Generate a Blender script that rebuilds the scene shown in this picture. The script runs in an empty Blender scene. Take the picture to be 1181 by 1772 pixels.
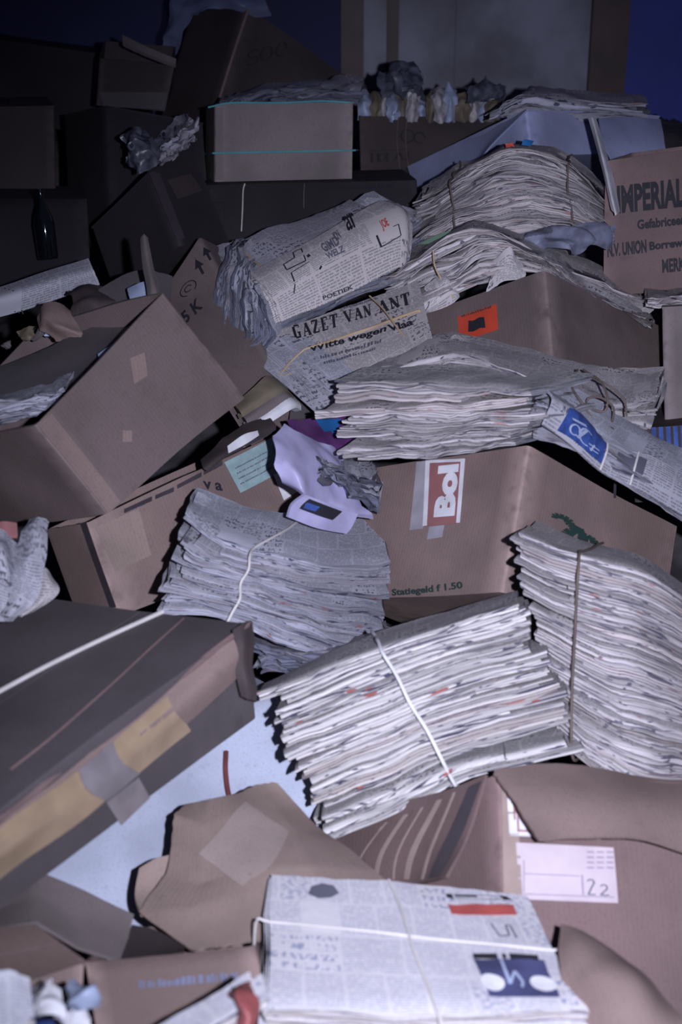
import bpy, bmesh, math, random
from mathutils import Vector, noise, Matrix
random.seed(7)

# ------------------------------------------------------------------ camera, world, light
W, H, FPX = 1181.0, 1772.0, 2461.0
CAM = Vector((0, 0, 1.75)); PITCH = math.radians(22)
EX = Vector((1, 0, 0)); EZ = Vector((0, math.cos(PITCH), -math.sin(PITCH))); EY = Vector((0, -math.sin(PITCH), -math.cos(PITCH)))
scene = bpy.context.scene
cd = bpy.data.cameras.new('camera'); cam = bpy.data.objects.new('camera', cd); scene.collection.objects.link(cam)
cam.location = CAM; cam.rotation_euler = (math.radians(90) - PITCH, 0, 0)
cd.sensor_fit = 'VERTICAL'; cd.sensor_height = 36; cd.sensor_width = 24; cd.lens = 50
cd.clip_start = .05
cd.dof.use_dof = True; cd.dof.focus_distance = 2.75; cd.dof.aperture_fstop = 4.5
scene.camera = cam
wd = bpy.data.worlds.new('world'); scene.world = wd; wd.use_nodes = True
wd.node_tree.nodes['Background'].inputs[0].default_value = (.42, .42, 1.0, 1)
wd.node_tree.nodes['Background'].inputs[1].default_value = .040
fl = bpy.data.lights.new('camera_flash', 'SPOT'); flash = bpy.data.objects.new('camera_flash', fl); scene.collection.objects.link(flash)
fl.energy = 285; fl.color = (.79, .81, 1.0); fl.shadow_soft_size = .016; fl.spot_size = math.radians(70); fl.spot_blend = 1.0
flash.location = CAM + EX * .15 - EY * .03 + EZ * .02; flash.rotation_euler = (math.radians(90) - PITCH - math.radians(5), 0, math.radians(-4.5))
vs = scene.view_settings; vs.view_transform = 'Standard'; vs.look = 'None'; vs.exposure = 0; vs.gamma = 1; vs.use_curve_mapping = False


def at(px, py, z):
    """a point of the pile: its direction from the camera and its distance in metres"""
    return CAM + z * ((px - W / 2) / FPX * EX + (py - H / 2) / FPX * EY + EZ)


def P(t): return t if isinstance(t, Vector) else at(*t)


def proj(p):
    d = p - CAM; z = d.dot(EZ)
    return W / 2 + FPX * d.dot(EX) / z, H / 2 + FPX * d.dot(EY) / z


# ------------------------------------------------------------------ materials
def new_mat(name):
    m = bpy.data.materials.new(name); m.use_nodes = True
    nt = m.node_tree; b = nt.nodes['Principled BSDF']
    return m, nt, b


class NT:
    def __init__(s, nt): s.nt = nt
    def n(s, t, **k):
        x = s.nt.nodes.new(t)
        for a, v in k.items(): setattr(x, a, v)
        return x
    def l(s, a, b): s.nt.links.new(a, b)
    def val(s, sock, v):
        if hasattr(v, 'is_linked') or isinstance(v, bpy.types.NodeSocket): s.l(v, sock)
        else: sock.default_value = v
    def math(s, op, a, b=0.0, c=0.0, clamp=False):
        x = s.n('ShaderNodeMath', operation=op); x.use_clamp = clamp
        s.val(x.inputs[0], a); s.val(x.inputs[1], b); s.val(x.inputs[2], c)
        return x.outputs[0]
    def mix(s, f, a, b):
        x = s.n('ShaderNodeMix', data_type='RGBA'); s.val(x.inputs[0], f)
        for i, v in ((6, a), (7, b)):
            if isinstance(v, tuple): x.inputs[i].default_value = (*v[:3], 1)
            else: s.l(v, x.inputs[i])
        return x.outputs[2]
    def noise(s, vec, scale, detail=2, dim='3D', w=None, rough=.5):
        x = s.n('ShaderNodeTexNoise', noise_dimensions=dim); x.inputs['Scale'].default_value = scale
        x.inputs['Detail'].default_value = detail; x.inputs['Roughness'].default_value = rough
        if vec is not None: s.l(vec, x.inputs['Vector'])
        if w is not None: s.val(x.inputs['W'], w)
        return x.outputs[0]
    def step(s, v, lo, hi):
        x = s.n('ShaderNodeMapRange', interpolation_type='SMOOTHSTEP'); s.val(x.inputs[0], v)
        x.inputs[1].default_value = lo; x.inputs[2].default_value = hi
        return x.outputs[0]
    def scale(s, vec, sx, sy, sz=1):
        x = s.n('ShaderNodeVectorMath', operation='MULTIPLY'); s.l(vec, x.inputs[0]); x.inputs[1].default_value = (sx, sy, sz)
        return x.outputs[0]
    def bump(s, h, strength, dist, b):
        x = s.n('ShaderNodeBump'); x.inputs['Strength'].default_value = strength; x.inputs['Distance'].default_value = dist
        s.l(h, x.inputs['Height']); s.l(x.outputs[0], b.inputs['Normal'])


def cardboard(name, base, rough=.75, ribs=.25, pale=1.75):
    m, nt, b = new_mat(name); N = NT(nt)
    uv = N.n('ShaderNodeUVMap').outputs[0]; geo = N.n('ShaderNodeNewGeometry').outputs['Position']
    cr = N.n('ShaderNodeAttribute', attribute_name='crease').outputs['Fac']
    big = N.noise(geo, 5, 4); fine = N.noise(geo, 260, 2); mid = N.noise(geo, 38, 3)
    dark = tuple(c * .76 for c in base); lite = tuple(min(1, c * 1.16) for c in base)
    col = N.mix(N.step(big, .3, .7), dark, lite)
    col = N.mix(N.math('MULTIPLY', N.step(fine, .5, .75), .35), col, tuple(c * .6 for c in base))
    col = N.mix(N.math('MULTIPLY', N.step(mid, .62, .78), .25), col, tuple(c * .55 for c in base))
    crf = N.math('MULTIPLY', cr, N.step(mid, .2, .6))
    col = N.mix(crf, col, tuple(min(1, c * pale) for c in base))
    N.l(col, b.inputs['Base Color']); b.inputs['Roughness'].default_value = rough
    b.inputs['Specular IOR Level'].default_value = .35
    wv = N.n('ShaderNodeTexWave', bands_direction='X'); wv.inputs['Scale'].default_value = 45; wv.inputs['Distortion'].default_value = .3
    N.l(uv, wv.inputs[0])
    h = N.math('ADD', N.math('MULTIPLY', wv.outputs['Fac'], ribs), N.math('ADD', N.math('MULTIPLY', mid, .6), N.math('MULTIPLY', fine, .25)))
    N.bump(h, .35, .0012, b)
    return m


def plain(name, col, rough=.6, var=.2, metallic=0, spec=.4, sc=20):
    m, nt, b = new_mat(name); N = NT(nt)
    geo = N.n('ShaderNodeNewGeometry').outputs['Position']
    nz = N.noise(geo, sc, 4)
    c = N.mix(N.step(nz, .3, .7), tuple(x * (1 - var) for x in col), tuple(min(1, x * (1 + var)) for x in col))
    N.l(c, b.inputs['Base Color']); b.inputs['Roughness'].default_value = rough; b.inputs['Metallic'].default_value = metallic
    b.inputs['Specular IOR Level'].default_value = spec
    N.bump(nz, .2, .002, b)
    return m


def newsprint(name, base, ink=(.045, .045, .065)):
    """printed page: columns, lines of type, headlines and picture blocks laid out in the page's own metres"""
    m, nt, b = new_mat(name); N = NT(nt)
    uv = N.n('ShaderNodeUVMap').outputs[0]
    oi = N.n('ShaderNodeObjectInfo').outputs['Random']
    off = N.n('ShaderNodeCombineXYZ'); N.l(N.math('MULTIPLY', oi, 7.3), off.inputs[0]); N.l(N.math('MULTIPLY', oi, 31.7), off.inputs[1])
    add = N.n('ShaderNodeVectorMath', operation='ADD'); N.l(uv, add.inputs[0]); N.l(off.outputs[0], add.inputs[1])
    v = add.outputs[0]
    sp = N.n('ShaderNodeSeparateXYZ'); N.l(v, sp.inputs[0]); U, V = sp.outputs[0], sp.outputs[1]
    br = N.n('ShaderNodeTexBrick', offset=.37, squash=1.6, squash_frequency=3)
    for k, x in (('Scale', 1), ('Mortar Size', .002), ('Brick Width', .047), ('Row Height', .062), ('Mortar Smooth', 0), ('Bias', 0)):
        br.inputs[k].default_value = x
    br.inputs['Color1'].default_value = (0, 0, 0, 1); br.inputs['Color2'].default_value = (1, 1, 1, 1); br.inputs['Mortar'].default_value = (.5, .5, .5, 1)
    N.l(v, br.inputs['Vector'])
    r = N.n('ShaderNodeSeparateColor'); N.l(br.outputs['Color'], r.inputs[0]); rnd = r.outputs[0]
    gut = N.math('SUBTRACT', 1.0, br.outputs['Fac'])
    # body lines
    ln = N.math('FRACT', N.math('DIVIDE', V, .0042)); line = N.math('LESS_THAN', ln, .55)
    words = N.step(N.noise(N.scale(v, 330, 120), 1, 1), .38, .5)
    body = N.math('MULTIPLY', N.math('MULTIPLY', line, words), .62)
    hd = N.math('LESS_THAN', N.math('FRACT', N.math('DIVIDE', V, .0175)), .62)
    hw = N.step(N.noise(N.scale(v, 210, 95), 1, 1), .5, .56)
    head = N.math('MULTIPLY', hd, hw)
    pic = N.math('MULTIPLY', N.step(N.noise(N.scale(v, 150, 150), 1, 4), .42, .62), .75)
    f = N.mix(N.math('LESS_THAN', rnd, .20), body, head)
    f = N.mix(N.math('GREATER_THAN', rnd, .94), f, pic)
    f = N.mix(N.math('MULTIPLY', N.math('GREATER_THAN', rnd, .42), N.math('LESS_THAN', rnd, .47)), f, (0, 0, 0))
    fs = N.n('ShaderNodeSeparateColor'); N.l(f, fs.inputs[0])
    fac = N.math('MULTIPLY', N.math('MULTIPLY', fs.outputs[0], gut), .8)
    tone = N.noise(v, 9, 3)
    pa = N.mix(N.step(tone, .3, .7), tuple(c * .84 for c in base), base)
    pa = N.mix(N.math('MULTIPLY', oi, .45), pa, (base[0] * .95, base[1] * .84, base[2] * .80))
    N.l(N.mix(fac, pa, ink), b.inputs['Base Color'])
    b.inputs['Roughness'].default_value = .8; b.inputs['Specular IOR Level'].default_value = .2
    N.bump(N.noise(v, 45, 3), .35, .003, b)
    return m


def page_edge(name, base, ink=.45, colour=.5):
    """folded fronts and cut edges: thin leaves running along the stack with pieces of print wrapped over them"""
    m, nt, b = new_mat(name); N = NT(nt)
    uv = N.n('ShaderNodeUVMap').outputs[0]
    oi = N.n('ShaderNodeObjectInfo').outputs['Random']
    at_ = N.n('ShaderNodeAttribute', attribute_name='leaf').outputs['Fac']
    seed = N.math('ADD', N.math('MULTIPLY', oi, 57.0), N.math('MULTIPLY', at_, 13.0))
    fine = N.noise(N.scale(uv, 9, 900), 1, 3, '4D', seed)
    blot = N.math('MAXIMUM', N.math('SUBTRACT', N.noise(N.scale(uv, 40, 200), 1, 1, '4D', seed), .035), N.noise(N.scale(uv, 9, 260), 1, 1, '4D', N.math('ADD', seed, 3.0)))
    long_ = N.noise(N.scale(uv, 5, 60), 1, 1, '4D', N.math('ADD', seed, 5.0))
    tone = N.mix(N.step(fine, .26, .56), tuple(c * .55 for c in base), base)
    tone = N.mix(N.math('MULTIPLY', N.step(long_, .48, .66), .75), tone, tuple(c * .42 for c in base))
    wn = N.n('ShaderNodeTexWhiteNoise', noise_dimensions='1D'); N.l(seed, wn.inputs['W'])
    tone = N.mix(N.math('MULTIPLY', N.step(wn.outputs['Value'], .35, .95), .78), tone, tuple(c * .38 for c in base))
    inkf = N.math('MULTIPLY', N.step(blot, .60, .635), ink * 1.9, clamp=True)
    col = N.mix(inkf, tone, (.06, .06, .10))
    cn = N.noise(N.scale(uv, 24, 90), 1, 0, '4D', N.math('ADD', seed, 31.0))
    col = N.mix(N.math('MULTIPLY', N.step(cn, .755, .78), colour), col, (.32, .07, .05))
    pk = N.math('MULTIPLY', N.math('GREATER_THAN', oi, .78), .22)
    col = N.mix(pk, col, (base[0] * .80, base[1] * .66, base[2] * .60))
    N.l(col, b.inputs['Base Color']); b.inputs['Roughness'].default_value = .85; b.inputs['Specular IOR Level'].default_value = .15
    N.bump(fine, .7, .002, b)
    return m


def cut_edge(name, base):
    m, nt, b = new_mat(name); N = NT(nt)
    uv = N.n('ShaderNodeUVMap').outputs[0]
    lf = N.n('ShaderNodeAttribute', attribute_name='leaf').outputs['Fac']
    seed = N.math('ADD', N.math('MULTIPLY', N.n('ShaderNodeObjectInfo').outputs['Random'], 57.0), N.math('MULTIPLY', lf, 13.0))
    f = N.noise(N.scale(uv, 12, 700), 1, 3, '4D', seed)
    wn = N.n('ShaderNodeTexWhiteNoise', noise_dimensions='1D'); N.l(seed, wn.inputs['W'])
    c = N.mix(N.step(f, .35, .6), tuple(x * .35 for x in base), base)
    c = N.mix(N.math('MULTIPLY', wn.outputs['Value'], .65), c, tuple(x * .3 for x in base))
    N.l(c, b.inputs['Base Color']); b.inputs['Roughness'].default_value = .85
    N.bump(f, .8, .003, b)
    return m


M = {}
M['tan'] = cardboard('tan_cardboard', (.215, .155, .140))
M['tan_pale'] = cardboard('pale_cardboard', (.27, .205, .180))
M['rose'] = cardboard('reddish_cardboard', (.165, .112, .108))
M['tan_dark'] = cardboard('dull_tan_cardboard', (.135, .102, .098))
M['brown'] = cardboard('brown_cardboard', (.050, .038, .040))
M['grey'] = cardboard('grey_brown_cardboard', (.092, .080, .086), ribs=.1)
M['greylight'] = cardboard('grey_cardboard', (.185, .155, .155))
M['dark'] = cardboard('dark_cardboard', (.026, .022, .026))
M['lilac'] = cardboard('white_coated_board', (.30, .33, .50), rough=.5, ribs=.1, pale=1.5)
M['white'] = cardboard('pale_blue_board', (.50, .54, .66), rough=.6, ribs=.05, pale=1.1)
M['page'] = newsprint('printed_page', (.56, .54, .55))
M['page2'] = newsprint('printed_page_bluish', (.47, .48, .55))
M['edge'] = page_edge('page_edges', (.60, .56, .58))
M['edge2'] = page_edge('page_edges_bluish', (.44, .44, .52), ink=.5)
M['edge3'] = page_edge('bright_page_edges', (.70, .67, .67), ink=.55, colour=.9)
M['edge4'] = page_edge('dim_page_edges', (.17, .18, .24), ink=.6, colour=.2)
M['page3'] = newsprint('faint_printed_page', (.62, .63, .68), (.22, .24, .36))
M['tan_light'] = cardboard('lighter_tan_cardboard', (.34, .27, .245))
M['cut'] = cut_edge('cut_page_ends', (.42, .42, .48))
M['cutdark'] = cut_edge('dark_cut_page_ends', (.26, .28, .36))
M['paper'] = plain('white_paper', (.70, .70, .74), .6, .15)
M['paperblue'] = plain('blue_white_paper', (.36, .42, .58), .45, .2)
M['wadblue'] = plain('dull_blue_paper', (.17, .18, .25), .6, .3, sc=40)
M['bagdim'] = plain('shade_dimmed_plastic', (.075, .08, .11), .35, .4, sc=50)  # shade over the bags at the back is darkened into this colour
M['wad'] = plain('dull_paper', (.36, .34, .36), .7, .3, sc=60)
M['lavender'] = plain('lavender_paper_bag', (.40, .38, .58), .4, .15)
M['purple'] = plain('purple_print', (.10, .035, .13), .35, .3)
M['cyan'] = plain('cyan_print', (.02, .12, .33), .35, .2)
M['blue'] = plain('blue_print', (.04, .08, .28), .5, .3, sc=60)
M['bluefade'] = plain('faded_blue_ink', (.17, .18, .27), .6, .1)
M['ink'] = plain('black_ink', (.018, .018, .026), .6, .1)
M['inkgreen'] = plain('dark_green_ink', (.02, .045, .04), .6, .1)
M['inkgrey'] = plain('grey_ink', (.12, .12, .16), .6, .1)
M['inkfaint'] = plain('faint_ink', (.33, .28, .36), .6, .1)
M['red'] = plain('red_ink', (.38, .08, .07), .6, .2)
M['navyad'] = plain('navy_advert_print', (.06, .065, .15), .6, .3)
M['redlabel'] = plain('faded_red_print', (.30, .13, .13), .55, .1)
M['orange'] = plain('orange_sticker', (.50, .06, .03), .5, .1)
M['pink'] = plain('pink_sticker', (.54, .46, .50), .6, .08)
M['mint'] = plain('pale_green_sticker', (.26, .37, .38), .6, .12, sc=60)
M['greenpage'] = plain('green_tinted_page', (.22, .36, .25), .7, .1)
M['olive'] = plain('yellowed_book_board', (.17, .14, .10), .7, .2)
M['goldtape'] = plain('gold_packing_tape', (.32, .235, .155), .28, .12, spec=.6)
M['greytape'] = plain('grey_packing_tape', (.20, .18, .19), .3, .15, spec=.6)
M['stripe'] = plain('clear_parcel_tape', (.34, .26, .23), .3, .1, spec=.6)
M['darktape'] = plain('dark_parcel_tape', (.055, .045, .055), .35, .1)
M['whitetape'] = plain('whitish_parcel_tape', (.36, .34, .38), .3, .15)
M['string'] = plain('white_string', (.60, .57, .55), .6, .1)
M['twine'] = plain('brown_twine', (.12, .09, .08), .7, .2)
M['goldstring'] = plain('gold_string', (.45, .33, .20), .3, .15)
M['teal'] = plain('teal_plastic_strap', (.10, .38, .42), .12, .1, spec=1)
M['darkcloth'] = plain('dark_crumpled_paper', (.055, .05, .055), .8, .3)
M['redwrap'] = plain('red_brown_wrapper', (.20, .055, .055), .5, .3)
M['wallblue'] = plain('blue_paint', (.022, .035, .24), .6, .15, sc=3)
M['wallnavy'] = plain('navy_paint', (.012, .014, .075), .7, .2, sc=3)
M['doorgrey'] = plain('grey_door_paint', (.150, .155, .21), .5, .5, sc=4)
M['frame'] = plain('brown_painted_wood', (.048, .024, .024), .5, .3, sc=8)
M['floor'] = plain('concrete_floor', (.10, .095, .10), .8, .3, sc=6)
m, nt, b = new_mat('clear_plastic'); b.inputs['Base Color'].default_value = (.22, .26, .42, 1); b.inputs['Roughness'].default_value = .3
b.inputs['Alpha'].default_value = .38; M['plastic'] = m
m, nt, b = new_mat('bottle_glass'); b.inputs['Base Color'].default_value = (.004, .006, .008, 1); b.inputs['Roughness'].default_value = .06
b.inputs['Coat Weight'].default_value = 1; M['glass'] = m


# ------------------------------------------------------------------ mesh helpers
class MB:
    def __init__(s): s.v = []; s.f = []; s.uv = []; s.m = []; s.a = []
    def add(s, verts, faces, uvs=None, mat=0, att=None):
        o = len(s.v); s.v += [tuple(p) for p in verts]
        s.uv += list(uvs) if uvs else [(0, 0)] * len(verts)
        s.a += list(att) if att else [0.0] * len(verts)
        for f in faces: s.f.append(tuple(i + o for i in f)); s.m.append(mat)
    def build(s, name, mats, parent=None, smooth=True, attname='crease', fix=True):
        me = bpy.data.meshes.new(name)
        org = parent.location.copy() if parent is not None else (Vector(s.v[0]) if s.v else Vector())
        if parent is None:
            org = sum((Vector(p) for p in s.v), Vector()) / len(s.v)
        me.from_pydata([tuple(Vector(p) - org) for p in s.v], [], s.f)
        ul = me.uv_layers.new(name='UVMap')
        for lp in me.loops: ul.data[lp.index].uv = s.uv[lp.vertex_index]
        at_ = me.attributes.new(attname, 'FLOAT', 'POINT'); at_.data.foreach_set('value', s.a)
        for m in (mats if isinstance(mats, (list, tuple)) else [mats]): me.materials.append(m)
        me.polygons.foreach_set('material_index', s.m)
        me.polygons.foreach_set('use_smooth', [smooth] * len(s.f))
        if fix:
            bm = bmesh.new(); bm.from_mesh(me); bmesh.ops.recalc_face_normals(bm, faces=bm.faces); bm.to_mesh(me); bm.free()
        if smooth:
            me.set_sharp_from_angle(angle=math.radians(48))
        o = bpy.data.objects.new(name, me); scene.collection.objects.link(o)
        if parent is not None: o.parent = parent
        else: o.location = org
        return o


def tag(o, label, cat, group=None, kind=None):
    if label: o['label'] = label
    if cat: o['category'] = cat
    if group: o['group'] = group
    if kind: o['kind'] = kind
    return o


def thing(name, label, cat, loc, group=None):
    o = bpy.data.objects.new(name, None); o.empty_display_size = .05; scene.collection.objects.link(o)
    o.location = loc
    return tag(o, label, cat, group)


def cat(p0, p1, p2, p3, t):
    return .5 * ((2 * p1) + (p2 - p0) * t + (2 * p0 - 5 * p1 + 4 * p2 - p3) * t * t + (3 * p1 - p0 - 3 * p2 + p3) * t * t * t)


def spline(pts, u):
    n = len(pts) - 1
    if n == 0: return pts[0]
    x = u * n; i = max(0, min(n - 1, int(math.floor(x)))); t = x - i
    a = pts[i - 1] if i > 0 else 2 * pts[0] - pts[1]
    d = pts[i + 2] if i + 2 <= n else 2 * pts[n] - pts[n - 1]
    return cat(a, pts[i], pts[i + 1], d, t)


def wob(p, amp, sc=3.0):
    return p + amp * noise.noise_vector(p * sc)


def normal(S, u, v, e=1e-3):
    a = S(u + e, v) - S(u - e, v); c = S(u, v + e) - S(u, v - e)
    n = a.cross(c)
    return n.normalized() if n.length > 1e-12 else Vector((0, 0, 1))


def outward(S, u=.5, v=.5):
    n = normal(S, u, v)
    return 1 if n.dot(CAM - S(u, v)) > 0 else -1


def inv(S, px, py, g=(.5, .5)):
    u, v = g
    for _ in range(25):
        x, y = proj(S(u, v)); e = 1e-3
        xu, yu = proj(S(u + e, v)); xv, yv = proj(S(u, v + e))
        a, b_, c, d = (xu - x) / e, (xv - x) / e, (yu - y) / e, (yv - y) / e
        D = a * d - b_ * c
        if abs(D) < 1e-9: break
        rx, ry = px - x, py - y
        du = (d * rx - b_ * ry) / D; dv = (-c * rx + a * ry) / D
        k = min(1, .5 / max(1e-9, abs(du), abs(dv)))
        u += du * k; v += dv * k
        u = max(-.3, min(1.3, u)); v = max(-.3, min(1.3, v))
    return u, v


def sheet_mb(S, nu, nv, th, mb=None, att=None, uvs=1.0, mats=(0, 0), rag=0.0, seed=0):
    """a thin solid sheet following the surface S(u,v)"""
    mb = mb or MB(); vt = []; uv = []; aa = []
    L = (S(1, .5) - S(0, .5)).length; Hh = (S(.5, 1) - S(.5, 0)).length
    sg = outward(S)
    for s_ in (0, 1):
        for j in range(nv + 1):
            for i in range(nu + 1):
                u, v = i / nu, j / nv
                if rag:
                    if i == 0: u -= rag * abs(noise.noise(Vector((v * 9, seed, 1)))) * 2
                    if i == nu: u += rag * abs(noise.noise(Vector((v * 9, seed, 2)))) * 2
                    if j == 0: v -= rag * abs(noise.noise(Vector((u * 9, seed, 3)))) * 2
                    if j == nv: v += rag * abs(noise.noise(Vector((u * 9, seed, 4)))) * 2
                p = S(u, v)
                if s_: p = p - sg * normal(S, u, v) * th
                vt.append(p); uv.append((u * L * uvs, v * Hh * uvs)); aa.append(att(u, v) if att else 0)
    n = (nu + 1) * (nv + 1); fs = []; ed = []
    idx = lambda i, j, s_: s_ * n + j * (nu + 1) + i
    for j in range(nv):
        for i in range(nu):
            fs.append((idx(i, j, 0), idx(i + 1, j, 0), idx(i + 1, j + 1, 0), idx(i, j + 1, 0)))
            fs.append((idx(i, j, 1), idx(i, j + 1, 1), idx(i + 1, j + 1, 1), idx(i + 1, j, 1)))
    for i in range(nu):
        for j in (0, nv): ed.append((idx(i, j, 0), idx(i + 1, j, 0), idx(i + 1, j, 1), idx(i, j, 1)))
    for j in range(nv):
        for i in (0, nu): ed.append((idx(i, j, 0), idx(i, j + 1, 0), idx(i, j + 1, 1), idx(i, j, 1)))
    mb.add(vt, fs, uv, mats[0], aa)
    o = len(mb.v) - len(vt)
    for f in ed: mb.f.append(tuple(i + o for i in f)); mb.m.append(mats[1])
    return mb


def lerp_list(pts, u):
    n = len(pts) - 1; x = u * n; i = max(0, min(n - 1, int(math.floor(x)))); t = x - i
    return pts[i] * (1 - t) + pts[i + 1] * t


def loft_S(rows, amp=0.0, sc=8.0, ridged=0.0, rsc=12.0, sd=0.0, lin=False):
    ip = lerp_list if lin else spline
    R = [[P(p) for p in r] for r in rows]
    def S(u, v):
        p = ip([ip(r, u) for r in R], v)
        if amp: p = wob(p, amp, sc)
        if ridged:
            q = p * rsc + Vector((sd, sd, 0))
            p = p + ridged * Vector((abs(noise.noise(q)) - .25, abs(noise.noise(q + Vector((9, 3, 1)))) - .25, abs(noise.noise(q + Vector((3, 7, 5)))) - .25)) * 2
        return p
    return S


def loft(name, rows, mat, th=.003, nu=20, nv=20, amp=.003, sc=8, ridged=0, rsc=12, parent=None, rag=0, label=None, cate=None, group=None, att=None, sd=0, lin=False):
    S = loft_S(rows, amp, sc, ridged, rsc, sd, lin)
    o = sheet_mb(S, nu, nv, th, rag=rag, seed=sd + len(name), att=att).build(name, mat, parent)
    if label: tag(o, label, cate, group)
    return o, S


def patch(name, parent, S, quad, mat, nu=8, nv=6, off=.0008, th=.0006, guess=(.5, .5), label=None):
    """a flat printed patch, sticker or tape lying on the surface S; quad = its four corners TL TR BR BL"""
    q = []; g = guess
    for p in quad: g = inv(S, *p, g=guess); q.append(g)
    sg = outward(S)
    def T(u, v):
        a = (q[0][0] * (1 - u) + q[1][0] * u, q[0][1] * (1 - u) + q[1][1] * u); c = (q[3][0] * (1 - u) + q[2][0] * u, q[3][1] * (1 - u) + q[2][1] * u)
        x, y = a[0] * (1 - v) + c[0] * v, a[1] * (1 - v) + c[1] * v
        return S(x, y) + sg * normal(S, x, y) * off
    o = sheet_mb(T, nu, nv, th).build(name, mat, parent)
    if label: o['label'] = label
    return o


_fontcache = {}
def glyphs(s, bold=0.0, slab=False):
    key = (s, bold, slab)
    if key in _fontcache: return _fontcache[key]
    if slab:
        v = []; f = []; x0 = 0
        def quad(a, b_, c, d):
            o = len(v); v.extend([a, b_, c, d]); f.append((o, o + 1, o + 2, o + 3))
        def st(x, y, X, Y, w, ox):
            dx, dy = X - x, Y - y; l = math.hypot(dx, dy); nx, ny = -dy / l * w / 2, dx / l * w / 2
            quad((ox + x - nx, y - ny), (ox + X - nx, Y - ny), (ox + X + nx, Y + ny), (ox + x + nx, y + ny))
        T_, t_ = .24, .09
        G = {'G': [(.62, .75, .62, .95, t_), (.62, .93, .2, .93, .13), (.14, .1, .14, .9, T_), (.15, .07, .62, .07, .13), (.6, .05, .6, .45, .2), (.42, .42, .75, .42, .09)],
             'A': [(.1, .05, .4, .95, t_), (.4, .95, .68, .05, T_), (.2, .33, .6, .33, t_), (0, .04, .26, .04, .08), (.5, .04, .82, .04, .08)],
             'Z': [(.06, .93, .66, .93, .12), (.6, .93, .14, .07, T_), (.06, .07, .68, .07, .12), (.07, .72, .07, .95, .08), (.68, .05, .68, .3, .08)],
             'E': [(.2, .03, .2, .97, T_), (.05, .94, .66, .94, .1), (.05, .06, .68, .06, .1), (.2, .5, .5, .5, .09), (.64, .72, .64, .95, .08), (.66, .05, .66, .3, .08), (.48, .38, .48, .62, .07)],
             'T': [(.36, .03, .36, .95, T_), (.03, .94, .7, .94, .1), (.06, .7, .06, .95, .09), (.68, .7, .68, .95, .09), (.2, .04, .52, .04, .08)],
             'V': [(.12, .95, .4, .03, T_), (.4, .03, .68, .95, t_), (0, .95, .28, .95, .08), (.55, .95, .8, .95, .08)],
             'N': [(.14, .04, .14, .95, t_), (.14, .95, .64, .05, T_), (.66, .05, .66, .95, t_), (0, .95, .22, .95, .08), (.02, .04, .28, .04, .08), (.54, .95, .8, .95, .08)]}
        for ch in s:
            if ch in G:
                for q in G[ch]: st(*q, x0)
                x0 += .95
            else: x0 += .55
    else:
        cu = bpy.data.curves.new('t', 'FONT'); cu.body = s; cu.size = 1; cu.offset = bold; cu.resolution_u = 3; cu.fill_mode = 'FRONT'
        ob = bpy.data.objects.new('t', cu); scene.collection.objects.link(ob)
        bpy.context.view_layer.update()
        me = ob.evaluated_get(bpy.context.evaluated_depsgraph_get()).to_mesh()
        v = [(p.co.x, p.co.y) for p in me.vertices]; f = [tuple(p.vertices) for p in me.polygons]
        ob.evaluated_get(bpy.context.evaluated_depsgraph_get()).to_mesh_clear()
        bpy.data.objects.remove(ob); bpy.data.curves.remove(cu)
    xs = [p[0] for p in v]; ys = [p[1] for p in v]
    x0, x1, y0, y1 = min(xs), max(xs), min(ys), max(ys)
    v = [((x - x0) / (x1 - x0), (y - y0) / (y1 - y0)) for x, y in v]
    _fontcache[key] = (v, f)
    return v, f


def lettering(parent, S, BL, BR, TL, s, mat, bold=.02, slab=False, off=.0016, guess=(.5, .5), raw=None, name='lettering', label=None):
    """words printed on the surface S: BL, BR, TL say where their box lies on it"""
    v, f = raw if raw else glyphs(s, bold, slab)
    a, b_, c = inv(S, *BL, g=guess), inv(S, *BR, g=guess), inv(S, *TL, g=guess)
    sg = outward(S, *a); vt = []
    for x, y in v:
        u = a[0] + (b_[0] - a[0]) * x + (c[0] - a[0]) * y; w = a[1] + (b_[1] - a[1]) * x + (c[1] - a[1]) * y
        vt.append(S(u, w) + sg * normal(S, u, w) * off)
    mb = MB(); mb.add(vt, f)
    o = mb.build(name, mat, parent, smooth=False, fix=False)
    if label: o['label'] = label
    return o


def strokes(segs, w=.05):
    """line drawing in the unit square as quads"""
    v = []; f = []
    for (x, y, X, Y, *ww) in segs:
        k = (ww[0] if ww else w) / 2; dx, dy = X - x, Y - y; l = math.hypot(dx, dy) or 1; nx, ny = -dy / l * k, dx / l * k
        o = len(v); v += [(x - nx, y - ny), (X - nx, Y - ny), (X + nx, Y + ny), (x + nx, y + ny)]; f.append((o, o + 1, o + 2, o + 3))
    return v, f


def fuzz(seed, rows=1, words=3):
    """a line or two of print too small to read"""
    r = random.Random(seed); v = []; f = []
    for j in range(rows):
        y0 = 1 - (j + 1) / rows; x = 0
        while x < 1:
            w = r.uniform(.02, .05); h = r.uniform(.45, .75) / rows
            o = len(v); v += [(x, y0), (min(1, x + w), y0), (min(1, x + w), y0 + h), (x, y0 + h)]; f.append((o, o + 1, o + 2, o + 3))
            x += w + r.choice((.008, .012, .012, .03))
    return v, f


def arc(cx, cy, rx, ry, a0, a1, n=10, w=.05, w2=None):
    o = []
    for i in range(n):
        t0 = math.radians(a0 + (a1 - a0) * i / n); t1 = math.radians(a0 + (a1 - a0) * (i + 1) / n)
        ww = w if w2 is None else w + (w2 - w) * math.sin(math.pi * (i + .5) / n)
        o.append((cx + rx * math.cos(t0), cy + ry * math.sin(t0), cx + rx * math.cos(t1), cy + ry * math.sin(t1), ww))
    return o


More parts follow.
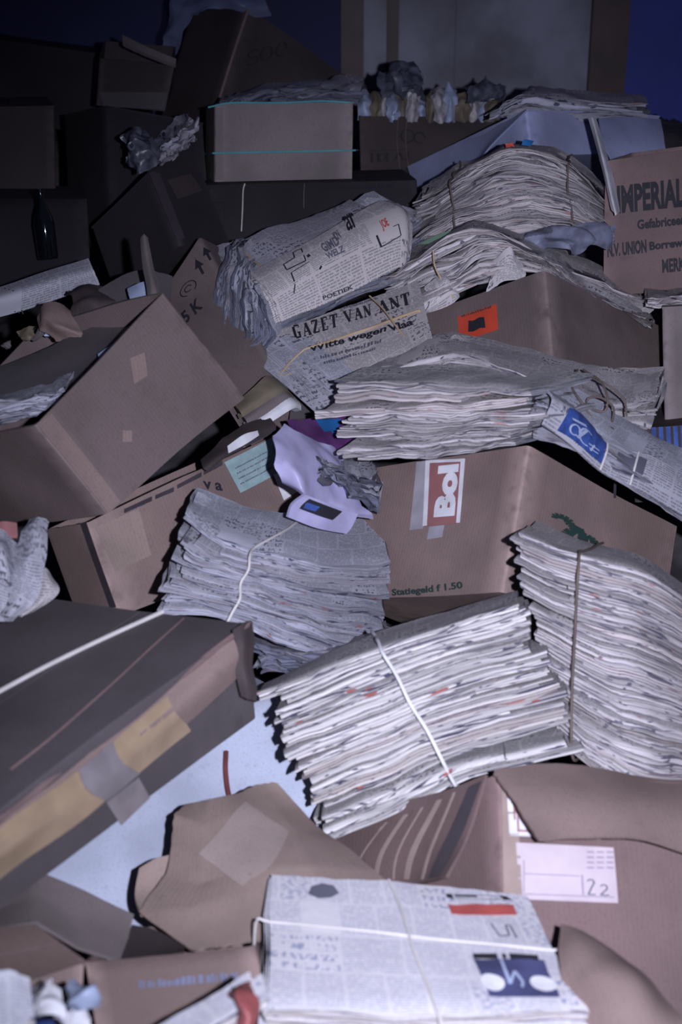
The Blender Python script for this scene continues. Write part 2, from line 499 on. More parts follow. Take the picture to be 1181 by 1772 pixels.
def disc(cx, cy, rx, ry, n=20):
    v = [(cx, cy)] + [(cx + rx * math.cos(2 * math.pi * i / n), cy + ry * math.sin(2 * math.pi * i / n)) for i in range(n)]
    return v, [(0, 1 + i, 1 + (i + 1) % n) for i in range(n)]


def tube(name, pts, r, mat, parent=None, closed=False, n=7, smoothing=4, label=None):
    pts = [P(p) for p in pts]
    if smoothing and len(pts) > 2:
        m = (len(pts) - 1) * smoothing; pts = [spline(pts, i / m) for i in range(m + 1)]
    mb = MB(); vt = []; up = Vector((.1, .2, 1)).normalized(); k = len(pts)
    for i, p in enumerate(pts):
        t = (pts[min(i + 1, k - 1)] - pts[max(i - 1, 0)]).normalized()
        a = t.cross(up)
        if a.length < .1: a = t.cross(Vector((1, 0, 0)))
        a.normalize(); b_ = t.cross(a)
        for j in range(n):
            an = 2 * math.pi * j / n; vt.append(p + r * (a * math.cos(an) + b_ * math.sin(an)))
    fs = [(i * n + j, i * n + (j + 1) % n, (i + 1) * n + (j + 1) % n, (i + 1) * n + j) for i in range(k - 1) for j in range(n)]
    fs += [tuple(range(n)), tuple(range((k - 1) * n, k * n))]
    mb.add(vt, fs); o = mb.build(name, mat, parent)
    if label: o['label'] = label
    return o


# ------------------------------------------------------------------ cartons
class Carton:
    """O = a top corner, X and Y its neighbours along the rim, Z the corner below it"""
    def __init__(s, name, label, O, X, Y, Z, mat, closed=False, fix=None, amp=.004, th=.004, seam=True, group=None, cate='box', rag=0, inner=None):
        O, X, Y, Z = P(O), P(X), P(Y), P(Z); x, y, z = X - O, Y - O, Z - O
        s.c = {(i, j, k): O + x * i + y * j + z * k for i in (0, 1) for j in (0, 1) for k in (0, 1)}
        for k_, v_ in (fix or {}).items(): s.c[k_] = P(v_)
        s.amp = amp; s.rag = rag
        s.L = (x.length, y.length, z.length)
        base = sum((s.c[(i, j, 1)] for i in (0, 1) for j in (0, 1)), Vector()) / 4
        s.root = thing(name, label, cate, base, group); s.mat = mat
        s.body(mat, closed, th)
        if closed:
            for h in (0, 1):
                if s.L[0] >= s.L[1]:
                    T = lambda u, v, h=h: s.pos(.004 + u * .992, (v * .497 if h == 0 else .503 + v * .497) , 0)
                else:
                    T = lambda u, v, h=h: s.pos((v * .497 if h == 0 else .503 + v * .497), .004 + u * .992, 0)
                sheet_mb(T, 10, 6, th).build('top_flap', mat, s.root)

    def pos(s, i, j, k):
        c = s.c
        a = (c[0, 0, 0] * (1 - i) + c[1, 0, 0] * i) * (1 - j) + (c[0, 1, 0] * (1 - i) + c[1, 1, 0] * i) * j
        b_ = (c[0, 0, 1] * (1 - i) + c[1, 0, 1] * i) * (1 - j) + (c[0, 1, 1] * (1 - i) + c[1, 1, 1] * i) * j
        p = a * (1 - k) + b_ * k
        return wob(p, s.amp, 4) if s.amp else p

    def fx(s, u, v): return s.pos(u, 0, v)      # face spanned by X and Z
    def fy(s, u, v): return s.pos(0, u, v)      # face spanned by Y and Z
    def top(s, u, v): return s.pos(u, v, 0)

    def body(s, mat, closed, th):
        Lx, Ly, Lz = s.L; r = .007; n = 8; per = []      # (i,j,crease,arc length)
        cs = [(0, 0), (1, 0), (1, 1), (0, 1)]; arc_ = 0
        for q in range(4):
            A, B = cs[q], cs[(q + 1) % 4]; L = Lx if q % 2 == 0 else Ly; f = r / L
            for t in [f] + [i / n for i in range(1, n)] + [1 - f]:
                near = min(t, 1 - t) * L
                per.append((A[0] + (B[0] - A[0]) * t, A[1] + (B[1] - A[1]) * t, math.exp(-(near / .010) ** 2), arc_ + t * L))
            arc_ += L
            Cn = cs[(q + 2) % 4]; L2 = Ly if q % 2 == 0 else Lx
            k1 = .3
            per.append((B[0] + (A[0] - B[0]) * f * k1 + (Cn[0] - B[0]) * r / L2 * k1, B[1] + (A[1] - B[1]) * f * k1 + (Cn[1] - B[1]) * r / L2 * k1, 1, arc_))
        rows = 9; m = len(per); vt = []; uv = []; aa = []
        for inner in (0, 1):
            tx, ty = (th / Lx, th / Ly) if inner else (0, 0)
            for rr in range(rows + 1):
                k = rr / rows
                for (i, j, cr, al) in per:
                    I = .5 + (i - .5) * (1 - 2 * tx); J = .5 + (j - .5) * (1 - 2 * ty); kk = k
                    if rr == 0 and s.rag: kk = -s.rag * abs(noise.noise(Vector((al * 60, 3, 1))))
                    if inner and rr == rows: kk = 1 - th / Lz
                    vt.append(s.pos(I, J, kk)); uv.append((al, k * Lz)); aa.append(cr * .9 if not inner else .2)
        fs = []
        for inner in (0, 1):
            o = inner * m * (rows + 1)
            for rr in range(rows):
                for a in range(m):
                    b_ = (a + 1) % m; fs.append((o + rr * m + a, o + rr * m + b_, o + (rr + 1) * m + b_, o + (rr + 1) * m + a))
        o = m * (rows + 1)
        for a in range(m): b_ = (a + 1) % m; fs.append((a, b_, o + b_, o + a))
        fs.append(tuple(rows * m + a for a in range(m))); fs.append(tuple(o + rows * m + a for a in range(m)))
        mb = MB(); mb.add(vt, fs, uv, 0, aa); mb.build('box_body', mat, s.root)

    def flap(s, rows, mat=None, th=.004, rag=.01, amp=.004, **k):
        o, S = loft('flap', rows, mat or s.mat, th=th, nu=k.pop('nu', 24), nv=k.pop('nv', 20), amp=amp, parent=s.root, rag=rag, **k)
        return S


# ------------------------------------------------------------------ newspaper bundles
class Bundle:
    """st = stations along the stack's width, each (top front, bottom front, top back)"""
    def __init__(s, name, label, st, n, page='page', edge='edge', jit=.012, flare=.0, wave=.004, leaves=2, gap=.04, cate='newspapers', group=None, nu=20, rot=.02, fold=True, thick_noise=.35, udrift=.007, sd=1, endjit=.012, bulge=0.0, chop=.22, cut='cut', root=None):
        s.st = [tuple(P(q) for q in t) for t in st]; s.wave = wave; s.flare = flare; s.sd = sd; s.bulge = bulge
        s.W = sum(((s.st[i + 1][0] - s.st[i][0]).length for i in range(len(st) - 1))); s.D = (s.st[0][2] - s.st[0][0]).length; s.Hh = (s.st[0][0] - s.st[0][1]).length
        base = s.V(.5, .5, 0); s.root = root or thing(name, label, cate, base, group)
        rnd = random.Random(sd); hs = [1 + rnd.uniform(-thick_noise, thick_noise) for _ in range(n)]; tot = sum(hs); w = 0; s.papers = []
        drift = 0
        for q in range(n):
            w0, w1 = w / tot, (w + hs[q]) / tot; w += hs[q]
            mb = MB(); fr = rnd.gauss(0, jit * .6) + (rnd.uniform(-1, 1) * jit if rnd.random() < .3 else 0)
            ro = rnd.gauss(0, rot); e0, e1 = rnd.gauss(0, udrift), rnd.gauss(0, udrift)
            nl = max(1, leaves + rnd.choice((-1, 0, 0, 1)))
            g = gap * (w1 - w0); ww0 = w0 + g * rnd.uniform(0, .6); ww1 = w1 - g * rnd.uniform(0, .4)
            for l in range(nl):
                a, b_ = ww0 + (ww1 - ww0) * l / nl, ww0 + (ww1 - ww0) * (l + .975) / nl
                x0, x1 = e0 + rnd.gauss(0, endjit * .3), e1 + rnd.gauss(0, endjit * .3)
                if rnd.random() < chop and 0 < q < n - 1:          # a smaller section slipped between the full-width ones
                    if rnd.random() < .5: x0 -= rnd.uniform(.02, .14)
                    else: x1 -= rnd.uniform(.02, .14)
                s.leaf(mb, a, b_, fr + rnd.gauss(0, jit * .28), ro, x0, x1, nu, rnd.random() * 50, fold, l)
            o = mb.build('newspaper', [M[page], M[edge], M[cut]], s.root, attname='leaf')
            s.papers.append(o)

    def V(s, u, v, w):
        tf = spline([t[0] for t in s.st], u); bf = spline([t[1] for t in s.st], u); tb = spline([t[2] for t in s.st], u)
        if s.flare:
            e = max(0, 1 - min(u, 1 - u) / .2); w = .5 + (w - .5) * (1 + s.flare * e * e)
        w_ = w
        if s.bulge: w_ = w + s.bulge * (w) * (1 - (2 * u - 1) ** 2)
        p = bf + (tf - bf) * w_ + (tb - tf) * v
        if s.wave:
            q = Vector((u * 5, v * 3, w * 4 + s.sd * 7)); p = p + s.wave * noise.noise_vector(q) * 1.6
            q = Vector((u * 17, v * 6, w * 9 + s.sd * 3)); p = p + s.wave * .55 * noise.noise_vector(q)
        return p

    def leaf(s, mb, w0, w1, fr, ro, e0, e1, nu, sd, fold, l):
        D, Wd = s.D, s.W; h = (w1 - w0) * s.Hh; rv = min(h * .38, .006) / D if fold else .0005
        vs_ = [1, .7, .4, .15]; vt = []; uv = []; aa = []; ring = None
        for i in range(nu + 1):
            t = i / nu; u = -e0 / Wd + t * (1 + (e0 + e1) / Wd)
            v0 = (fr + ro * (t - .5) + .0035 * noise.noise(Vector((t * 7, sd, 0))) + .0007 * noise.noise(Vector((t * 31, sd, 4)))) / D
            v1 = 1 + fr / D
            r = []
            for q in vs_: r.append((v0 + (v1 - v0) * q, w1))
            r.append((v0 + rv, w1)); r.append((v0 + rv * .25, w0 + (w1 - w0) * .82)); r.append((v0, (w0 + w1) / 2)); r.append((v0 + rv * .25, w0 + (w1 - w0) * .18)); r.append((v0 + rv, w0))
            r.append((v0 + (v1 - v0) * .4, w0)); r.append((v1, w0))
            ring = len(r)
            for (v, w) in r:
                vt.append(s.V(u, v, w)); uv.append((u * Wd, v * D + (w * s.Hh if v < v0 + rv else w1 * s.Hh))); aa.append(sd * .2 + l)
        fp = []; fe = []
        for i in range(nu):
            for j in range(ring - 1):
                q = (i * ring + j, i * ring + j + 1, (i + 1) * ring + j + 1, (i + 1) * ring + j)
                (fe if 4 <= j < 8 else fp).append(q)
            fe.append((i * ring + ring - 1, i * ring, (i + 1) * ring, (i + 1) * ring + ring - 1))
        o = len(mb.v)
        mb.add(vt, fp, uv, 0, aa)
        for q in fe: mb.f.append(tuple(k + o for k in q)); mb.m.append(1)
        # cut ends: own vertices so their uv shows the leaf edges
        for i in (0, nu):
            oo = len(mb.v); pts = [vt[i * ring + j] for j in range(ring)]
            uvv = []
            for j in range(ring):
                vv = (vs_ + [0.02, 0, 0, 0, .02, .4, 1])[j]; ww = (w1, w1, w1, w1, w1, w1, (w0 + w1) / 2, w0, w0, w0, w0)[j]
                uvv.append((vv * D + 3, ww * s.Hh * .6))
            mb.add(pts, [tuple(range(ring))], uvv, 2, [sd * .2 + l] * ring)

    def top(s, u, v): return s.V(u, v, 1.0)
    def front(s, u, v): return s.V(u, -.01, 1 - v)

    def loop(s, ut, ub, mat='string', r=.0018, out=.012, ut2=None, flat=False, name='string'):
        """a string round the stack across its width station: ut at the top, ub at the bottom"""
        ut2 = ut if ut2 is None else ut2; o = out / s.D; oh = (r * 1.2 + .001) / s.Hh
        pts = [(ut2 + (ut - ut2) * (1 - t), t, 1 + oh) for t in (1.0, .75, .5, .25, .04)]
        pts += [(ut + (ub - ut) * t, -o - .004, 1 - t) for t in (.03, .2, .4, .6, .8, .97)]
        pts += [(ub, t, -oh) for t in (.04, .5, 1.0)] + [((ub + ut2) / 2, 1 + o, .5), (ut2, 1.0, 1 + oh)]
        return tube(name, [s.V(*p) for p in pts], r, M[mat], s.root)

    def loop_u(s, v, mat='string', r=.0018, v2=None):
        v2 = v if v2 is None else v2; oh = (r * 1.3 + .001) / s.Hh
        pts = [(-.045, v, .5), (-.03, v, 1.0)] + [(t, v + (v2 - v) * t, 1 + oh) for t in (0.02, .2, .4, .6, .8, .98)] + [(1.03, v2, 1.0), (1.045, v2, .5), (1.03, v2, 0), (.98, v2, -oh), (.5, v, -oh), (.02, v, -oh), (-.03, v, 0), (-.045, v, .5)]
        return tube('string', [s.V(*p) for p in pts], r, M[mat], s.root)


# ------------------------------------------------------------------ the room
def box(name, x0, x1, y0, y1, z0, z1, mat, parent=None, kind=None, bev=.003, label=None):
    bm = bmesh.new(); bmesh.ops.create_cube(bm, size=1)
    for v in bm.verts: v.co = ((v.co.x) * (x1 - x0), v.co.y * (y1 - y0), v.co.z * (z1 - z0))
    if bev: bmesh.ops.bevel(bm, geom=bm.edges[:], offset=bev, segments=2, affect='EDGES')
    me = bpy.data.meshes.new(name); bm.to_mesh(me); bm.free(); me.materials.append(M[mat])
    o = bpy.data.objects.new(name, me); scene.collection.objects.link(o)
    c = Vector(((x0 + x1) / 2, (y0 + y1) / 2, (z0 + z1) / 2))
    if parent: o.parent = parent; c = c - parent.location
    o.location = c
    if kind: o['kind'] = kind
    if label: o['label'] = label
    return o


WY = 4.75
box('floor', -1.9, 2.3, -.6, WY + .1, -.05, 0, 'floor', kind='structure', label='bare concrete floor under the heap')
box('wall_back', -1.9, .0, WY, WY + .1, 0, 2.7, 'wallnavy', kind='structure', bev=0, label='dark navy painted back wall, left part')
box('wall_back', .905, 2.3, WY, WY + .1, 0, 2.7, 'wallblue', kind='structure', bev=0, label='bright blue painted back wall, right part')
box('wall_back', 0, .905, WY, WY + .1, 2.2, 2.7, 'wallnavy', kind='structure', bev=0, label='dark navy strip of back wall above the doors')
box('wall_left', -1.98, -1.9, -.6, WY + .1, 0, 2.7, 'wallnavy', kind='structure', bev=0, label='dark navy side wall')
box('trim_1', .0, .072, WY - .03, WY + .08, 0, 2.2, 'frame', kind='structure', label='brown door post left of the doors')
box('trim_2', .145, .182, WY - .04, WY + .08, 0, 2.2, 'frame', kind='structure', label='narrow brown post between the grey doors')
box('trim_3', .788, .905, WY - .045, WY + .08, 0, 2.2, 'frame', kind='structure', label='wide brown door post beside the blue wall')
box('door_1', .072, .145, WY + .0, WY + .05, 0, 2.2, 'doorgrey', kind='structure', label='narrow grey door leaf')
d2 = thing('door_2', 'wide scuffed grey door made of two flat panels', None, (.485, WY + .02, 0)); d2['kind'] = 'structure'
box('panel', .182, .365, WY - .005, WY + .04, 0, 2.2, 'doorgrey', d2)
box('panel', .372, .788, WY - .012, WY + .04, 0, 2.2, 'doorgrey', d2)
box('panel_strip', .362, .376, WY - .02, WY + .03, 0, 2.2, 'doorgrey', d2, bev=.002)

# the loose heap of waste paper and board under everything that can be told apart
rails = [(2300, 1.35), (1772, 1.62), (1400, 1.95), (1100, 2.2), (800, 2.5), (600, 2.8), (400, 3.15), (230, 3.35), (215, 3.7)]
prof = [at(W / 2, py, z + (.72 if py > 400 else .92)) for py, z in rails]
prof = [Vector((0, prof[0].y - .25, 0.02))] + prof + [Vector((0, WY - .03, .75))]
def heap(u, v):
    p = spline(prof, v); x = -1.45 + 2.9 * u
    e = max(0, abs(x) - 1.0) / .45
    z = p.z * (1 - e * e * .8)
    q = Vector((x * 9, p.y * 9, 0))
    n = noise.noise(q) * .035 + abs(noise.noise(q * 2.7)) * .03 + noise.noise(q * 7) * .008
    return Vector((x, min(WY - .02, p.y), max(.015, z + n - .02)))
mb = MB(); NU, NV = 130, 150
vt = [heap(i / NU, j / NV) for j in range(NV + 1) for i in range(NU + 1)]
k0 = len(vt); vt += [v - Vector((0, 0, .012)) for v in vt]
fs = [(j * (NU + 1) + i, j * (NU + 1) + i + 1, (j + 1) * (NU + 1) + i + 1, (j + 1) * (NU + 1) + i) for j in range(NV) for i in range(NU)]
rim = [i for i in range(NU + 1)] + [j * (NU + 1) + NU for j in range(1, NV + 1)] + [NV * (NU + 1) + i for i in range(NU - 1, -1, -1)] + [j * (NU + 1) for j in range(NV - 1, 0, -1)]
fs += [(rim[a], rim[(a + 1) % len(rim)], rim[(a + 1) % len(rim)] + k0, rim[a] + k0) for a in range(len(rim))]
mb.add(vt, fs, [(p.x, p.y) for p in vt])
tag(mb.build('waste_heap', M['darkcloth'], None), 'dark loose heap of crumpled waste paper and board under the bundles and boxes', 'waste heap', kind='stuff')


# ------------------------------------------------------------------ cartons, front to back
c = Carton('cardboard_box', 'large reddish cardboard box with pink handwritten sticker and a torn drooping flap, lower right',
           (862, 1338, 1.84), (612, 1452, 2.06), (1330, 1362, 1.93), (882, 1790, 1.66), M['rose'], fix={(1, 0, 1): (650, 1900, 1.84)}, amp=.003)
patch('tape', c.root, c.fy, [(868, 1335), (892, 1335), (905, 1560), (872, 1560)], M['stripe'], label='strip of pale tape along the box corner')
patch('sticker', c.root, c.fy, [(893, 1458), (1062, 1467), (1070, 1563), (900, 1556)], M['pink'], label='pink sticker with handwriting')
for q in (((905, 1514), (1002, 1518), (905, 1512)), ((905, 1549), (1062, 1555), (905, 1547)), ((905, 1490), (905, 1545), (907, 1490)), ((1005, 1515), (1007, 1550), (1008, 1515))):
    lettering(c.root, c.fy, *q, '', M['inkfaint'], raw=([(0, 0), (1, 0), (1, 1), (0, 1)], [(0, 1, 2, 3)]), off=.003, name='printed_line')
lettering(c.root, c.fy, (1012, 1551), (1054, 1554), (1013, 1522), '', M['inkgrey'], name='handwriting', off=.003,
          raw=strokes(arc(.2, .8, .14, .18, 160, -40, 8, .07) + [(.3, .68, .12, .08, .07), (.12, .08, .42, .1, .07)] + arc(.75, .55, .14, .18, 160, -60, 8, .07) + [(.84, .42, .62, .1, .07), (.62, .1, .98, .12, .07)]))
for k in range(12):
    x = 1015 + (k % 3) * 17; y = 1474 + (k // 3) * 9
    lettering(c.root, c.fy, (x, y + 3), (x + 12, y + 3.5), (x, y), '', M['inkfaint'], raw=([(0, 0), (1, 0), (1, 1), (0, 1)], [(0, 1, 2, 3)]), off=.003, name='printed_line')
patch('paper_label', c.root, c.fy, [(876, 1345), (1035, 1356), (1040, 1453), (882, 1446)], M['paper'], label='white label partly under the flap')
for q in (((897, 1440), (950, 1443), (897, 1437)), ((893, 1395), (895, 1441), (896, 1395)), ((886, 1380), (889, 1420), (889, 1380))):
    lettering(c.root, c.fy, *q, '', M['redlabel'], raw=([(0, 0), (1, 0), (1, 1), (0, 1)], [(0, 1, 2, 3)]), off=.003, name='printed_line')
c.flap([[(858, 1333, 1.83), (930, 1322, 1.86), (1010, 1325, 1.875), (1130, 1345, 1.90), (1250, 1352, 1.92)],
        [(893, 1385, 1.785), (965, 1375, 1.79), (1050, 1385, 1.80), (1130, 1400, 1.82), (1240, 1420, 1.85)],
        [(935, 1452, 1.735), (1015, 1446, 1.745), (1100, 1448, 1.765), (1165, 1466, 1.785), (1260, 1500, 1.81)]], mat=M['tan'], rag=.012)
S = c.flap([[(843, 1340, 1.84), (765, 1368, 1.89), (650, 1400, 1.97), (540, 1440, 2.06)],
            [(808, 1440, 1.79), (740, 1455, 1.84), (640, 1475, 1.92), (560, 1485, 2.0)],
            [(772, 1515, 1.74), (730, 1527, 1.79), (660, 1540, 1.86), (570, 1530, 1.95)]], mat=M['rose'], rag=.002)
for (a, b_, d) in (((668, 1424), (615, 1500), 3), ((700, 1410), (648, 1518), 7), ((757, 1385), (700, 1522), 8), ((785, 1372), (729, 1522), 4), ((730, 1398), (680, 1522), 3)):
    patch('tape', c.root, S, [(a[0], a[1]), (a[0] + d, a[1] - 1), (b_[0] + d, b_[1]), (b_[0], b_[1])], M['stripe'], nu=2, nv=10)
patch('tape', c.root, S, [(812, 1362), (834, 1352), (764, 1515), (742, 1520)], M['darktape'], nu=3, nv=10, label='dark wrinkled tape band')

c = Carton('cardboard_box', 'cardboard box with faded blue lettering on its front, bottom left of centre',
           (145, 1664, 1.60), (440, 1636, 1.66), (205, 1610, 1.80), (185, 1900, 1.48), M['tan'], amp=.003, rag=.008)
lettering(c.root, c.fx, (240, 1712), (412, 1697), (240, 1691), '', M['bluefade'], raw=fuzz(1))
S = c.flap([[(322, 1392, 1.94), (362, 1382, 1.93), (412, 1374, 1.94), (445, 1360, 1.95), (478, 1357, 1.95)],
            [(303, 1412, 1.91), (350, 1425, 1.885), (420, 1400, 1.90), (480, 1400, 1.91), (520, 1398, 1.93)],
            [(298, 1450, 1.89), (345, 1478, 1.84), (430, 1440, 1.85), (510, 1440, 1.865), (562, 1442, 1.90)],
            [(290, 1510, 1.84), (350, 1530, 1.80), (430, 1500, 1.79), (540, 1500, 1.79), (650, 1505, 1.83)],
            [(245, 1575, 1.79), (330, 1575, 1.755), (430, 1540, 1.755), (560, 1545, 1.76), (700, 1545, 1.80)],
            [(325, 1642, 1.70), (380, 1636, 1.69), (430, 1628, 1.69), (520, 1626, 1.70), (600, 1625, 1.72)]], mat=M['tan_pale'], rag=.010, amp=.004, ridged=.003, rsc=7, lin=True, nu=40, nv=50)
patch('paler_quad', c.root, S, [(345, 1478), (425, 1388), (500, 1440), (420, 1535)], M['tan_light'], label='paler square', off=.0015)  # lighter quad laid over the middle of the crumpled flap
c.flap([[(240, 1500, 1.86), (268, 1485, 1.87), (292, 1480, 1.88)], [(236, 1545, 1.83), (262, 1540, 1.84), (285, 1545, 1.85)], [(248, 1580, 1.79), (262, 1585, 1.79), (275, 1588, 1.79)]], rag=.006, mat=M['tan_pale'])

c = Carton('cardboard_box', 'grey-brown cardboard box with raised flap in the bottom left corner',
           (62, 1598, 1.62), (-120, 1612, 1.60), (152, 1664, 1.54), (90, 1860, 1.55), M['tan'], fix={(1, 1, 0): (-70, 1740, 1.45), (0, 1, 1): (135, 1900, 1.48), (1, 1, 1): (-70, 1920, 1.40)}, amp=.002, closed=True)
c.flap([[(-60, 1560, 1.72), (68, 1510, 1.74), (150, 1543, 1.74), (236, 1582, 1.75)], [(-60, 1590, 1.69), (60, 1550, 1.69), (140, 1590, 1.69), (222, 1622, 1.70)], [(-60, 1616, 1.64), (62, 1597, 1.63), (135, 1640, 1.64), (206, 1662, 1.65)]], mat=M['greylight'], rag=.004, lin=True)
c.flap([[(232, 1600, 1.76), (270, 1610, 1.75), (320, 1640, 1.72)], [(218, 1630, 1.72), (260, 1635, 1.71), (318, 1645, 1.70)], [(206, 1662, 1.68), (250, 1660, 1.67), (315, 1650, 1.66)]], mat=M['brown'], rag=.003)

c = Carton('white_box', 'pale blue-white smooth box side showing under the flat taped carton',
           (50, 1462, 2.03), (470, 1186, 2.24), (20, 1400, 2.25), (185, 1720, 1.86), M['white'], closed=True, amp=.001)
tube('cord', [c.fx(*inv(c.fx, x, y)) - EZ * .005 for x, y in ((392, 1300), (391, 1330), (394, 1362), (400, 1390))], .004, M['redwrap'], c.root)

c = Carton('flat_carton', 'big flat dark-topped cardboard carton with gold and grey tape and white string, left edge',
           (432, 1076, 1.95), (-195, 1545, 1.42), (75, 1036, 2.12), (443, 1240, 1.995), M['grey'], closed=True, fix={(1, 0, 1): (-190, 1715, 1.455)}, amp=.005)
c.root.children[1].data.materials[0] = M['grey']
# the front: a bowed tan side with tape over a dark gap under the lid
S0 = loft_S([[(425, 1090, 1.915), (300, 1183, 1.815), (165, 1293, 1.690), (20, 1410, 1.540), (-160, 1550, 1.390)],
             [(418, 1130, 1.900), (300, 1228, 1.790), (170, 1343, 1.660), (20, 1455, 1.520), (-160, 1590, 1.380)],
             [(412, 1172, 1.915), (310, 1262, 1.820), (195, 1372, 1.690), (20, 1490, 1.540), (-160, 1620, 1.390)]], amp=.003)
sheet_mb(S0, 24, 10, .005).build('side_flap', M['tan'], c.root)
patch('tape', c.root, S0, [(290, 1205), (195, 1285), (240, 1338), (330, 1265)], M['goldtape'], nu=12, nv=5, off=.001, label='gold tape')
patch('tape', c.root, S0, [(195, 1285), (135, 1335), (182, 1385), (240, 1338)], M['greytape'], nu=6, nv=6, off=.0025, label='grey tape')
patch('tape', c.root, S0, [(135, 1335), (-100, 1505), (-60, 1570), (182, 1385)], M['goldtape'], nu=12, nv=5, off=.001, label='gold tape')
patch('tape', c.root, c.fx, [(238, 1345), (182, 1388), (208, 1428), (258, 1380)], M['greytape'], nu=5, nv=5, off=.002, label='grey tape end')
# torn lid edge strip and hanging corner
loft('lid_edge', [[(436, 1072, 1.925), (300, 1172, 1.822), (160, 1283, 1.698), (20, 1395, 1.555), (-170, 1535, 1.390)], [(430, 1084, 1.915), (300, 1187, 1.812), (160, 1298, 1.690), (20, 1410, 1.545), (-170, 1550, 1.380)]], M['rose'], th=.004, nu=40, nv=3, amp=.004, sc=14, parent=c.root, rag=.004)
loft('torn_corner', [[(402, 1088, 1.900), (420, 1078, 1.910), (436, 1074, 1.930)], [(410, 1125, 1.895), (425, 1120, 1.900), (440, 1130, 1.920)], [(405, 1165, 1.900), (425, 1170, 1.900), (441, 1185, 1.920)], [(418, 1205, 1.910), (430, 1210, 1.910), (443, 1215, 1.920)]], M['brown'], th=.003, nu=10, nv=14, amp=.006, sc=25, parent=c.root, rag=.01)
tube('string', [c.top(*inv(c.top, x, y)) - EZ * .007 for x, y in ((-60, 1228), (0, 1196), (90, 1148), (190, 1100), (283, 1058))], .0034, M['string'], c.root, label='thick white string across the lid')
tube('crease', [c.top(*inv(c.top, x, y)) - EZ * .003 for x, y in ((20, 1330), (90, 1275), (190, 1187), (260, 1122), (318, 1070))], .0018, M['rose'], c.root, label='reddish crease line on the lid')

c = Carton('cardboard_box', 'cardboard box with bottle-shop label, deposit print and blackletter, right of centre',
           (915, 770, 2.310), (642, 812, 2.589), (1178, 914, 2.575), (870, 1024, 2.242), M['tan'], amp=.004)
KB = c
S = patch('sticker', c.root, c.fx, [(738, 797), (806, 794), (796, 905), (730, 912)], M['redlabel'], label='faded red and white label')
patch('tape', c.root, c.fx, [(722, 800), (742, 797), (733, 915), (710, 918)], M['whitetape'], nu=3, nv=8, off=.0016, label='whitish tape over the label edge')
patch('tape', c.root, c.fx, [(744, 912), (770, 909), (766, 930), (740, 934)], M['whitetape'], nu=3, nv=3, off=.0016)
patch('label_border', c.root, c.fx, [(799, 794), (806, 794), (797, 905), (791, 905)], M['paper'], nu=2, nv=6, off=.0016)
patch('label_border', c.root, c.fx, [(738, 797), (745, 797), (740, 910), (733, 911)], M['paper'], nu=2, nv=6, off=.0018)
patch('label_border', c.root, c.fx, [(738, 797), (806, 794), (805, 799), (738, 802)], M['paper'], nu=6, nv=2, off=.0018)
lettering(c.root, c.fx, (789, 893), (797, 803), (752, 896), 'Bol', M['paper'], bold=.06, off=.0022)
lettering(c.root, c.fx, (680, 1035), (803, 1022), (679, 1020), 'Statiegeld f 1.50', M['inkgreen'], bold=.035)
bl = arc(.30, .40, .20, .34, 60, 300, 10, .05, .13) + [(.33, .05, .33, .75, .07), (.42, .10, .42, .70, .05)] + arc(.40, .40, .2, .32, -80, 80, 10, .05, .13) + arc(.0, .86, .14, .1, -30, 200, 8, .05, .1) + arc(.25, .95, .22, .16, 200, 300, 6, .05, .1)
bl += arc(.95, .12, .12, .16, 0, 180, 8, .05, .1) + [(1.07, .12, 1.07, -.1, .1), (.83, .12, .83, -.1, .08)]
lettering(c.root, c.fy, (962, 948), (1065, 985), (975, 893), '', M['inkgreen'], raw=strokes([(*q[:4], q[4] * 1.5) for q in bl]), name='blackletter')
patch('mark', c.root, c.fy, [(1063, 832), (1067, 832), (1066, 862), (1062, 862)], M['darktape'], nu=1, nv=3)

c = Carton('cardboard_box', 'plain cardboard box with orange sticker holding loose newspapers',
           (940, 470, 2.62), (726, 545, 2.80), (1147, 568, 2.90), (957, 628, 2.54), M['tan_dark'], amp=.004)
patch('sticker', c.root, c.fx, [(792, 548), (860, 526), (863, 570), (797, 592)], M['orange'], label='orange sticker')
lettering(c.root, c.fx, (812, 577), (842, 568), (811, 556), '', M['ink'], raw=([(0, .1), (.3, 0), (.7, .12), (1, 0), (.95, .9), (.7, 1), (.3, .88), (.05, 1)], [(0, 1, 6, 7), (1, 2, 5, 6), (2, 3, 4, 5)]), name='printed_mark', off=.0022)
lettering(c.root, c.fx, (800, 550), (852, 533), (799, 545), '', M['brown'], raw=fuzz(3), off=.0022)

c = Carton('cardboard_box', 'open cardboard box tipped on its side at left centre, papers spilling behind its rim',
           (65, 735, 2.10), (287, 507, 2.29), (-150, 775, 2.32), (184, 890, 2.18), M['tan_dark'], fix={(1, 0, 1): (428, 688, 2.38)}, amp=.009)
G = c
patch('tape', c.root, c.fx, [(66, 737), (88, 715), (208, 868), (186, 887)], M['tan'], nu=4, nv=14, label='pale worn tape along the corner')
patch('scuff', c.root, c.fx, [(225, 620), (250, 610), (255, 650), (232, 665)], M['tan'], label='pale scuffed patch')
patch('scuff', c.root, c.fx, [(212, 745), (228, 745), (228, 765), (212, 765)], M['tan'], nu=3, nv=3)

